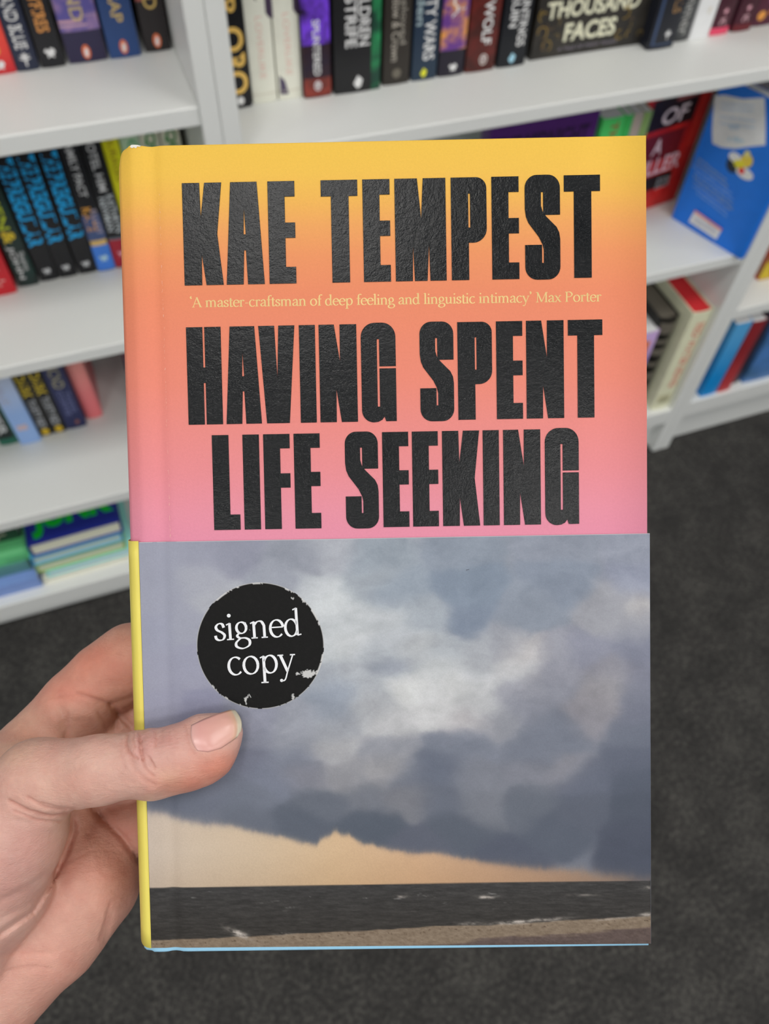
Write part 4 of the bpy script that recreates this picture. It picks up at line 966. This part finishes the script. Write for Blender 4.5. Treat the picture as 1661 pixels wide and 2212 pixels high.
# ------------------------------------------------------------------ the hand
# signed distance model in the book frame (mm); limbs are round cones between joints
class Hand:
    def __init__(s):
        s.lo = np.array([-126., 98., -60.]); s.hi = np.array([72., 316., 24.]); s.h = .75
        ax = [np.arange(a, b, s.h, dtype=np.float32) for a, b in zip(s.lo, s.hi)]
        s.ax = ax; s.X, s.Y, s.Z = np.meshgrid(*ax, indexing='ij')
        s.D = np.full(s.X.shape, 60.0, np.float32)
    def cone(s, a, b, ra, rb, nz=1.0):
        """round cone; nz stretches it along n"""
        a = np.array(a, float); b = np.array(b, float); zc = a[2]
        f = lambda z: (z - zc) / nz + zc
        ba = b - a; ba[2] /= nz; L2 = float(ba @ ba) + 1e-9
        px, py, pz = s.X - a[0], s.Y - a[1], (s.Z - a[2]) / nz
        t = np.clip((px * ba[0] + py * ba[1] + pz * ba[2]) / L2, 0, 1)
        d = np.sqrt((px - t * ba[0]) ** 2 + (py - t * ba[1]) ** 2 + (pz - t * ba[2]) ** 2) - (ra + (rb - ra) * t)
        return d.astype(np.float32)
    def chain(s, pts, k=1.2, nz=1.0):
        D = None
        for (a, ra), (b, rb) in zip(pts[:-1], pts[1:]):
            d = s.cone(a, b, ra, rb, nz); D = d if D is None else s.smin(D, d, k)
        return D
    @staticmethod
    def smin(a, b, k):
        h = np.clip(.5 + .5 * (b - a) / k, 0, 1); return b + (a - b) * h - k * h * (1 - h)
def pj(px, py, n): return to_uvn(px, py, n)
H = Hand()
J = lambda px, py, n, r: (pj(px, py, n), r)
thumb = H.chain([J(478, 1592, 5.0, 5.2), J(452, 1614, 6.2, 7.9), J(400, 1632, 7.2, 8.5), J(318, 1647, 8.0, 8.5), J(215, 1663, 7.0, 9.1), J(80, 1685, 3.0, 10.4)], 2.0, .86)
thumb = H.smin(thumb, H.cone(pj(488, 1575, 5.6), pj(440, 1590, 6.5), 4.2, 6.0, .8), 2.5)
thumb = H.smin(thumb, H.cone(pj(330, 1690, 6.0), pj(440, 1655, 5.0), 4.6, 4.6, .8), 4.0)
thenar = H.chain([J(80, 1690, 3.0, 10.0), J(10, 1800, -2.0, 16.0), J(-35, 1900, -8, 18.5), J(-110, 2010, -14, 21.0)], 6.0)
thenar = H.smin(thumb, thenar, 6.0)
palm = H.chain([J(60, 1655, -24, 11.5), J(30, 1730, -26, 14.0), J(20, 1880, -26, 17)], 8.0)
palm = H.smin(palm, H.cone(pj(150, 1640, -34), pj(150, 1800, -36), 11, 12), 8.0)
index = H.chain([J(40, 1648, -27, 11.0), J(172, 1521, -31, 11.0), J(230, 1468, -33, 11.2), J(285, 1428, -34, 11.3), J(430, 1395, -36, 9.8), J(560, 1420, -34.5, 8.6), J(640, 1440, -33, 7.6)], 4.0)
middle = H.chain([J(160, 1610, -36, 10.5), J(265, 1560, -40, 9.5), J(420, 1520, -38, 9.4), J(600, 1530, -35, 8.4), J(690, 1545, -33, 7.6)], 4.0)
ring = H.chain([J(160, 1700, -38, 10.5), J(270, 1670, -42, 9.5), J(420, 1640, -38, 9.0), J(570, 1645, -34.5, 8.0), J(650, 1655, -33, 7.2)], 4.0)
little = H.chain([J(165, 1830, -37, 11.0), J(262, 1790, -38, 9.6), J(360, 1765, -35.0, 8.2), J(480, 1770, -33, 7.4), J(550, 1780, -32, 6.6)], 4.0)
hypo = H.chain([J(165, 1830, -33, 13.0), J(185, 1905, -29, 15.0), J(100, 2000, -27, 16.8), J(-12, 2090, -27, 19.0), J(-150, 2240, -26, 23.5), J(-290, 2470, -24, 27.0)], 8.0)
wrist = H.chain([J(-110, 2010, -14, 20.0), J(-220, 2220, -14, 22), J(-320, 2440, -14, 24)], 8.0)
back = H.smin(palm, index, 4.0); back = H.smin(back, H.smin(middle, ring, 1.0), 1.6); back = H.smin(back, little, 2.0); back = H.smin(back, hypo, 5.0)
D = H.smin(back, H.smin(thenar, wrist, 6.0), 2.2)
# web between thumb and first finger
D = H.smin(D, H.cone(pj(-50, 1690, -14), pj(60, 1668, -12), 11.5, 8.0), 6.0)
# image-plane position of every cell, for creases
W0 = np.stack([H.X / 1000 - BW / 2, BH / 2 - H.Y / 1000, H.Z / 1000], 0).reshape(3, -1).astype(np.float32)
Q = BR.astype(np.float32) @ W0 + BT.astype(np.float32)[:, None]
PX = (IW / 2 + F * Q[0] / -Q[2]).reshape(H.X.shape); PY = (IH / 2 - F * Q[1] / -Q[2]).reshape(H.X.shape); del Q, W0
def crease(pts, wpx, depth, n0, n1):
    """press (or raise) a furrow along a path, only between two depths"""
    d = np.full(H.X.shape, 1e9, np.float32)
    for (x0, y0), (x1, y1) in zip(pts[:-1], pts[1:]):
        bx, by = x1 - x0, y1 - y0; t = np.clip(((PX - x0) * bx + (PY - y0) * by) / (bx * bx + by * by), 0, 1)
        d = np.minimum(d, (PX - x0 - t * bx) ** 2 + (PY - y0 - t * by) ** 2)
    m = 1 / (1 + np.exp(-np.clip((H.Z - n0) / .8, -30, 30))) / (1 + np.exp(np.clip((H.Z - n1) / .8, -30, 30)))
    return depth * np.exp(-d / (wpx * wpx)) * m
FR = (4.0, 40)
for pts, wp, dp in [
    ([(276, 1588), (273, 1610), (282, 1640), (300, 1662)], 5, .5), ([(308, 1580), (305, 1605), (310, 1632), (322, 1655)], 6, .6), ([(338, 1578), (342, 1600), (336, 1622)], 5, .35),
    ([(290, 1590), (292, 1622)], 9, -.35), ([(322, 1600), (325, 1640)], 9, -.3), ([(318, 1640), (332, 1670)], 5, .4), ([(330, 1706), (350, 1690), (372, 1682)], 14, -.5),
    ([(30, 1735), (80, 1765), (160, 1758)], 7, .6), ([(60, 1722), (110, 1750), (160, 1748)], 6, .4), ([(20, 1770), (90, 1778), (155, 1772)], 6, .4)]:
    D = D + crease(pts, wp, dp, *FR)
for pts, wp, dp, n0, n1 in [
    ([(215, 1516), (240, 1521), (290, 1505)], 7, .7, -60, -8), 
    ([(240, 1524), (262, 1548), (286, 1572)], 6, 1.2, -60, -12), ([(252, 1535), (248, 1575)], 5, .8, -60, -12),
    ([(130, 1530), (140, 1560), (142, 1600)], 8, .7, -60, -8), ([(100, 1520), (120, 1560)], 14, -.5, -60, -8), ([(165, 1540), (205, 1550), (225, 1570)], 12, -.6, -60, -10),
    ([(200, 1745), (225, 1772), (262, 1805), (300, 1858)], 7, 1.5, -60, -10), ([(215, 1760), (190, 1800)], 8, .7, -60, -10), ([(240, 1970), (225, 2030)], 6, .5, -60, -6),
    ([(158, 1775), (160, 1795), (140, 1850), (112, 1905), (70, 1970), (0, 2018)], 6, 1.3, -60, 30),
    ([(0, 1945), (60, 1918), (110, 1880)], 9, .35, -60, 30), ([(0, 1985), (60, 1958), (100, 1915)], 7, .35, -60, 30), ([(0, 2065), (50, 2050), (110, 2060)], 7, .4, -60, 30), ([(20, 2100), (80, 2090)], 7, .3, -60, 30)]:
    D = D + crease(pts, wp, dp, n0, n1)
D = D + .22 * fbm(H.X / 9, H.Y / 9 + H.Z / 7, 90, 2).astype(np.float32)
# nothing of the hand enters the book
bx0 = np.maximum.reduce([-5.6 - H.X, H.X - 141.5, BV0 - 120 - H.Y, H.Y - 223, -TH - .95 - H.Z, H.Z - .55])
kk = np.sqrt(np.clip((H.Z + TH / 2) / (TH / 2 + .3), -1, 1) ** 2 * 0 + 0)  # (flat sides are enough; the spine bulge is inside them)
D = np.maximum(D, -(bx0))

def surface_nets(D, ax):
    s = D < 0; n = D.shape
    c = np.zeros((n[0] - 1, n[1] - 1, n[2] - 1), np.int8)
    for i in (0, 1):
        for j in (0, 1):
            for k in (0, 1): c += s[i:n[0] - 1 + i, j:n[1] - 1 + j, k:n[2] - 1 + k]
    act = (c > 0) & (c < 8); idx = -np.ones(act.shape, np.int64); A = np.argwhere(act); idx[act] = np.arange(len(A))
    acc = np.zeros((len(A), 3)); cnt = np.zeros(len(A))
    cor = [(i, j, k) for i in (0, 1) for j in (0, 1) for k in (0, 1)]
    for a in cor:
        for axi in range(3):
            if a[axi]: continue
            b = list(a); b[axi] = 1
            va = D[A[:, 0] + a[0], A[:, 1] + a[1], A[:, 2] + a[2]]; vb = D[A[:, 0] + b[0], A[:, 1] + b[1], A[:, 2] + b[2]]
            m = (va < 0) != (vb < 0); t = np.where(m, va / np.where(m, va - vb, 1), 0)
            p = np.tile(np.array(a, float), (len(A), 1)); p[:, axi] = t
            acc[m] += p[m]; cnt[m] += 1
    P = A + acc / cnt[:, None]
    Qs = []
    for axi in range(3):
        o1, o2 = [(1, 2), (2, 0), (0, 1)][axi]
        sl0 = [slice(None)] * 3; sl1 = [slice(None)] * 3; sl0[axi] = slice(0, -1); sl1[axi] = slice(1, None)
        e = np.argwhere(s[tuple(sl0)] != s[tuple(sl1)]); sg = s[tuple(sl0)][tuple(e.T)]
        ok = (e[:, o1] > 0) & (e[:, o2] > 0) & (e[:, o1] < act.shape[o1]) & (e[:, o2] < act.shape[o2]) & (e[:, axi] < act.shape[axi]); e = e[ok]; sg = sg[ok]
        def g(d1, d2):
            q = e.copy(); q[:, o1] -= d1; q[:, o2] -= d2; return idx[q[:, 0], q[:, 1], q[:, 2]]
        q = np.stack([g(1, 1), g(0, 1), g(0, 0), g(1, 0)], 1); q[~sg] = q[~sg][:, ::-1]
        Qs.append(q)
    Qs = np.concatenate(Qs); Qs = Qs[(Qs >= 0).all(1)]
    return P, Qs
Pv, Qv = surface_nets(D, H.ax)
Pw = H.lo + Pv * H.h
Vb = np.stack([Pw[:, 0] / 1000, (222 - Pw[:, 1]) / 1000, Pw[:, 2] / 1000], 1)
def skin_mat():
    t = NT('skin'); a = t.n('ShaderNodeAttribute'); a.attribute_name = 'ink'
    mx = t.n('ShaderNodeMixRGB', blend_type='MULTIPLY'); mx.inputs[0].default_value = 1
    t.l(a.outputs['Color'], mx.inputs[1])
    t.l(t.ramp(t.noise(240, 4, .65), [(.3, (.93, .90, .90)), (.7, (1.03, 1.02, 1.02))]), mx.inputs[2])
    t.l(mx.outputs[0], t.b.inputs['Base Color'])
    t.b.inputs['Roughness'].default_value = .42; t.b.inputs['Specular IOR Level'].default_value = .42
    t.b.inputs['Subsurface Weight'].default_value = .22; t.b.inputs['Subsurface Radius'].default_value = (1.0, .35, .2); t.b.inputs['Subsurface Scale'].default_value = .0025
    n1 = t.noise(1, 4, .7, dim=(900, 2300, 900)); n2 = t.noise(420, 3, .6)
    ad = t.n('ShaderNodeMath', operation='MULTIPLY_ADD'); ad.inputs[1].default_value = .7; t.l(n1, ad.inputs[0]); t.l(n2, ad.inputs[2])
    t.bump(ad.outputs[0], .55, .0005)
    return t.m
SKIN = skin_mat()
me0 = fast_mesh('person', Vb, Qv, SKIN)
bm = bmesh.new(); bm.from_mesh(me0.data); bmesh.ops.recalc_face_normals(bm, faces=bm.faces)
bmesh.ops.smooth_vert(bm, verts=bm.verts, factor=.5, use_axis_x=True, use_axis_y=True, use_axis_z=True)
bm.to_mesh(me0.data); bm.free()
me0.modifiers.new('s', 'SUBSURF').levels = 1
bpy.context.view_layer.update()
fine = bpy.data.meshes.new_from_object(me0.evaluated_get(bpy.context.evaluated_depsgraph_get()))
bpy.data.objects.remove(me0)
fine.name = 'person'
person = bpy.data.objects.new('person', fine); COL.objects.link(person)
person.matrix_world = BOOKM
tag(person, 'bare left hand of a person gripping the held hardback, thumb across its front', 'person')
nv = len(fine.vertices)
Vb = np.zeros(nv * 3, np.float32); fine.vertices.foreach_get('co', Vb); Vb = Vb.reshape(-1, 3).astype(float)
Nb = np.zeros(nv * 3, np.float32); fine.vertices.foreach_get('normal', Nb); Nb = Nb.reshape(-1, 3).astype(float)
Pw = np.stack([Vb[:, 0] * 1000, 222 - Vb[:, 1] * 1000, Vb[:, 2] * 1000], 1)
def px_of(Pw):
    q = BR @ np.stack([Pw[:, 0] / 1000 - BW / 2, BH / 2 - Pw[:, 1] / 1000, Pw[:, 2] / 1000], 0) + BT[:, None]
    return IW / 2 + F * q[0] / -q[2], IH / 2 - F * q[1] / -q[2]
hx, hy_ = px_of(Pw); hz = Pw[:, 2]
def line_d(pts):
    d = np.full(len(hx), 1e9)
    for (x0, y0), (x1, y1) in zip(pts[:-1], pts[1:]):
        bx, by = x1 - x0, y1 - y0; t = np.clip(((hx - x0) * bx + (hy_ - y0) * by) / (bx * bx + by * by), 0, 1)
        d = np.minimum(d, np.hypot(hx - x0 - t * bx, hy_ - y0 - t * by))
    return d
disp = np.zeros(len(hx)); redden = np.zeros(len(hx))
topn = 1 / (1 + np.exp(-(hz - 1) / 1.0)) * np.clip(Nb[:, 2] * 2 + .4, 0, 1); backn = 1 - 1 / (1 + np.exp(-(hz + 6) / 2.0))
wob = 5 * fbm(hx / 22, hy_ / 22, 97, 3)
for pts, wpx, dp in [
    ([(276, 1586), (272, 1604), (276, 1622), (287, 1634), (297, 1638)], 3.2, .34), ([(290, 1580), (287, 1596), (291, 1612)], 2.6, .22), ([(300, 1580), (303, 1600), (305, 1622), (309, 1640)], 3.4, .42),
    ([(309, 1642), (313, 1656), (322, 1668), (332, 1676)], 3.0, .34), ([(320, 1634), (330, 1650), (334, 1660)], 3.0, .30), ([(334, 1578), (338, 1596), (336, 1612)], 3.0, .22), ([(350, 1574), (351, 1600)], 3.0, .10),
    ([(283, 1640), (292, 1664), (312, 1684), (334, 1694)], 5, .16), ([(400, 1566), (404, 1592), (412, 1616), (420, 1626)], 3.0, .18),
    ([(262, 1600), (262, 1630), (270, 1660)], 4, .08), ([(364, 1580), (366, 1606)], 3.0, .08), ([(378, 1578), (382, 1600)], 3.0, .06),
    ([(20, 1730), (62, 1752), (110, 1764), (158, 1757)], 4, .40), ([(60, 1722), (96, 1744), (140, 1752)], 3.4, .28), ([(30, 1752), (80, 1772), (130, 1776), (158, 1770)], 3.4, .26), ([(90, 1735), (128, 1745), (160, 1748)], 3, .18)]:
    g = np.exp(-((line_d(pts) + wob * .25) / wpx) ** 2) * topn; disp -= dp * g; redden += g * min(1, dp * 2.2)
for pts, wpx, dp in [([(128, 1504), (165, 1498), (205, 1510)], 6, .22), ([(165, 1498), (205, 1511), (240, 1522)], 4, .30), ([(60, 1930), (110, 1890), (150, 1820)], 5, .2), ([(0, 1955), (50, 1938), (100, 1900), (130, 1868)], 4, .18), ([(0, 1990), (40, 1975), (85, 1935)], 4, .18), ([(20, 2015), (70, 1970)], 4, .16),
    ([(238, 1952), (228, 1990), (216, 2030)], 4, .22), ([(0, 2070), (40, 2056), (90, 2058)], 4, .2), ([(10, 2098), (60, 2086), (110, 2092)], 4, .16), ([(150, 1860), (200, 1836), (260, 1838)], 4, .08), ([(145, 1540), (146, 1570), (140, 1600)], 5, .22), ([(212, 1540), (225, 1556), (232, 1576)], 4, .18)]:
    g = np.exp(-((line_d(pts) + wob * .3) / wpx) ** 2) * backn; disp -= dp * g; redden += g * dp * 1.6
disp += .10 * fbm(hx / 14 + hy_ / 40, hy_ / 9, 98, 4, .6) * topn + .12 * fbm(hx / 16, hy_ / 12 + hx / 30, 99, 4, .6) * backn
Vb += Nb * (disp / 1000)[:, None]; fine.vertices.foreach_set('co', Vb.astype(np.float32).ravel()); fine.update()
fine.polygons.foreach_set('use_smooth', np.ones(len(fine.polygons), bool))
# natural colouring of the skin: pale back of the thumb, redder palm, finger pads and folds
base = np.tile(np.array([222., 176, 162]), (len(Pw), 1))
def tint(c, wgt): 
    global base
    wgt = np.clip(wgt, 0, 1)[:, None]; base = base * (1 - wgt) + np.array(c, float) * wgt
g2 = lambda x, y, rx, ry: np.exp(-((hx - x) / rx) ** 2 - ((hy_ - y) / ry) ** 2)
deep = 1 / (1 + np.exp((hz + 10) / 4))
tint((220, 162, 142), deep * .8); tint((224, 148, 126), deep * g2(210, 1430, 120, 70) * .9); tint((228, 142, 122), deep * g2(140, 1500, 60, 30) * .6)
tint((220, 172, 148), deep * g2(70, 1570, 80, 50) * .6); tint((222, 160, 142), deep * g2(190, 1900, 130, 90) * .7); tint((212, 148, 134), deep * g2(260, 1790, 60, 60) * .5); tint((224, 160, 142), deep * g2(80, 2080, 140, 100) * .7)
front = 1 - deep
tint((218, 140, 118), front * g2(480, 1660, 70, 40) * .9); tint((222, 138, 116), front * g2(400, 1695, 80, 28) * .7); tint((214, 160, 152), front * g2(360, 1600, 60, 40) * .5)
tint((208, 152, 146), front * g2(310, 1620, 28, 45) * .5); tint((216, 170, 150), front * g2(120, 1700, 140, 70) * .5); tint((222, 178, 152), front * g2(370, 1680, 40, 22) * .5); tint((208, 160, 150), front * g2(30, 1880, 120, 110) * .6); tint((216, 172, 146), front * g2(20, 1620, 60, 40) * .5)
tint((196, 128, 112), np.clip(redden, 0, 1) * .55)
mott = fbm(Pw[:, 0] / 7, Pw[:, 1] / 7 + hz / 9, 95, 4, .6); base += np.stack([mott * 8, mott * 22, mott * 20], 1)
b_ = np.clip(base, 0, 255) / 255; colour_attr(person, ((b_ + .055) / 1.055) ** 2.4 * INK)

# thumbnail: a thin curved plate lying on the thumb, white at its free edge
from mathutils.bvhtree import BVHTree
bvh = BVHTree.FromPolygons([tuple(v.co) for v in person.data.vertices], [tuple(p.vertices) for p in person.data.polygons if True])
camL = Vector(BOOKM.inverted() @ Vector(CAM))
def on_skin(px, py):
    q = to_uvn(px, py, 0); p = Vector(L(*q)); d = (p - camL).normalized()
    hit, nrm, _, dist = bvh.ray_cast(camL, d)
    return (hit, d) if hit is not None else (p, d)
def nail_pt(s, t):
    """s along the nail (0 cuticle .. 1 free edge), t across (0 upper side .. 1 lower side)"""
    top = [(413, 1566), (440, 1553), (470, 1541), (498, 1533), (507, 1533)]; bot = [(426, 1622), (450, 1625), (478, 1617), (507, 1597), (518, 1588)]
    f = s * 4; i = min(3, int(f)); q = f - i
    a = np.array(top[i]) * (1 - q) + np.array(top[i + 1]) * q; b = np.array(bot[i]) * (1 - q) + np.array(bot[i + 1]) * q
    p = a * (1 - t) + b * t
    bow = 1 - (2 * t - 1) ** 2
    p = p + np.array([-6, 1.5]) * bow * (1 - s) + np.array([9.5, -1.5]) * bow * s
    return p
ns_, nt_ = 26, 17; NP = np.zeros((ns_, nt_, 3)); NC = np.zeros((ns_, nt_, 3))
depth0 = []
for i in range(ns_):
    for j in range(nt_):
        s_, t_ = i / (ns_ - 1), j / (nt_ - 1); p = nail_pt(s_, t_); hit, d = on_skin(*p)
        NP[i, j] = hit; depth0.append(((hit - camL).length))
# smooth plate: fit depth along the sight lines with a quadratic so that the nail is stiff, then lift it off the skin
S_, T_ = np.meshgrid(np.linspace(0, 1, ns_), np.linspace(0, 1, nt_), indexing='ij')
dep = np.array(depth0).reshape(ns_, nt_); ok = (S_ < .93) & (T_ > .04) & (dep < dep.min() + .012)
B = np.stack([np.ones_like(S_), S_, T_, S_ * T_, S_ ** 2, T_ ** 2], -1)
co, *_ = np.linalg.lstsq(B[ok], dep[ok], rcond=None)
fit = B @ co
for i in range(ns_):
    for j in range(nt_):
        p = nail_pt(S_[i, j], T_[i, j]); _, d = on_skin(*p)
        lift = .00034 * min(1.0, 4 * T_[i, j] * (1 - T_[i, j]) * 2 + .25) * (0.4 + .6 * min(1, S_[i, j] * 3))
        dd = min(fit[i, j], dep[i, j]) if S_[i, j] < .9 else fit[i, j]
        NP[i, j] = camL + d * (dd - lift)
        s = S_[i, j]; c = np.array([226, 166, 160.]) * (1 - s) + np.array([228, 178, 160]) * s
        lun = max(0, 1 - s / .16); c = c * (1 - .45 * lun) + np.array([232, 196, 186]) * .45 * lun
        edge_s = .80 - .05 * (2 * T_[i, j] - 1) ** 2 + .03 * T_[i, j]
        wt = 1 / (1 + math.exp(-(s - edge_s) * 55)); c = c * (1 - wt) + np.array([240, 228, 200]) * wt
        yw = math.exp(-((s - edge_s + .05) / .05) ** 2); c = c * (1 - .3 * yw) + np.array([226, 190, 140]) * .3 * yw
        NC[i, j] = c
nail = grid_mesh('thumbnail', NP, None, person)
if nail.data.polygons[100].normal.z < 0: nail.data.flip_normals()
t = NT('fingernail'); a = t.n('ShaderNodeAttribute'); a.attribute_name = 'ink'; t.l(a.outputs['Color'], t.b.inputs['Base Color'])
t.b.inputs['Roughness'].default_value = .3; t.b.inputs['Specular IOR Level'].default_value = .5
nail.data.materials.append(t.m)
b_ = NC.reshape(-1, 3) / 255; colour_attr(nail, ((b_ + .055) / 1.055) ** 2.4 * INK)
sol = nail.modifiers.new('plate', 'SOLIDIFY'); sol.thickness = .0005; sol.offset = -1
nail['label'] = 'short pink thumbnail with a white free edge'
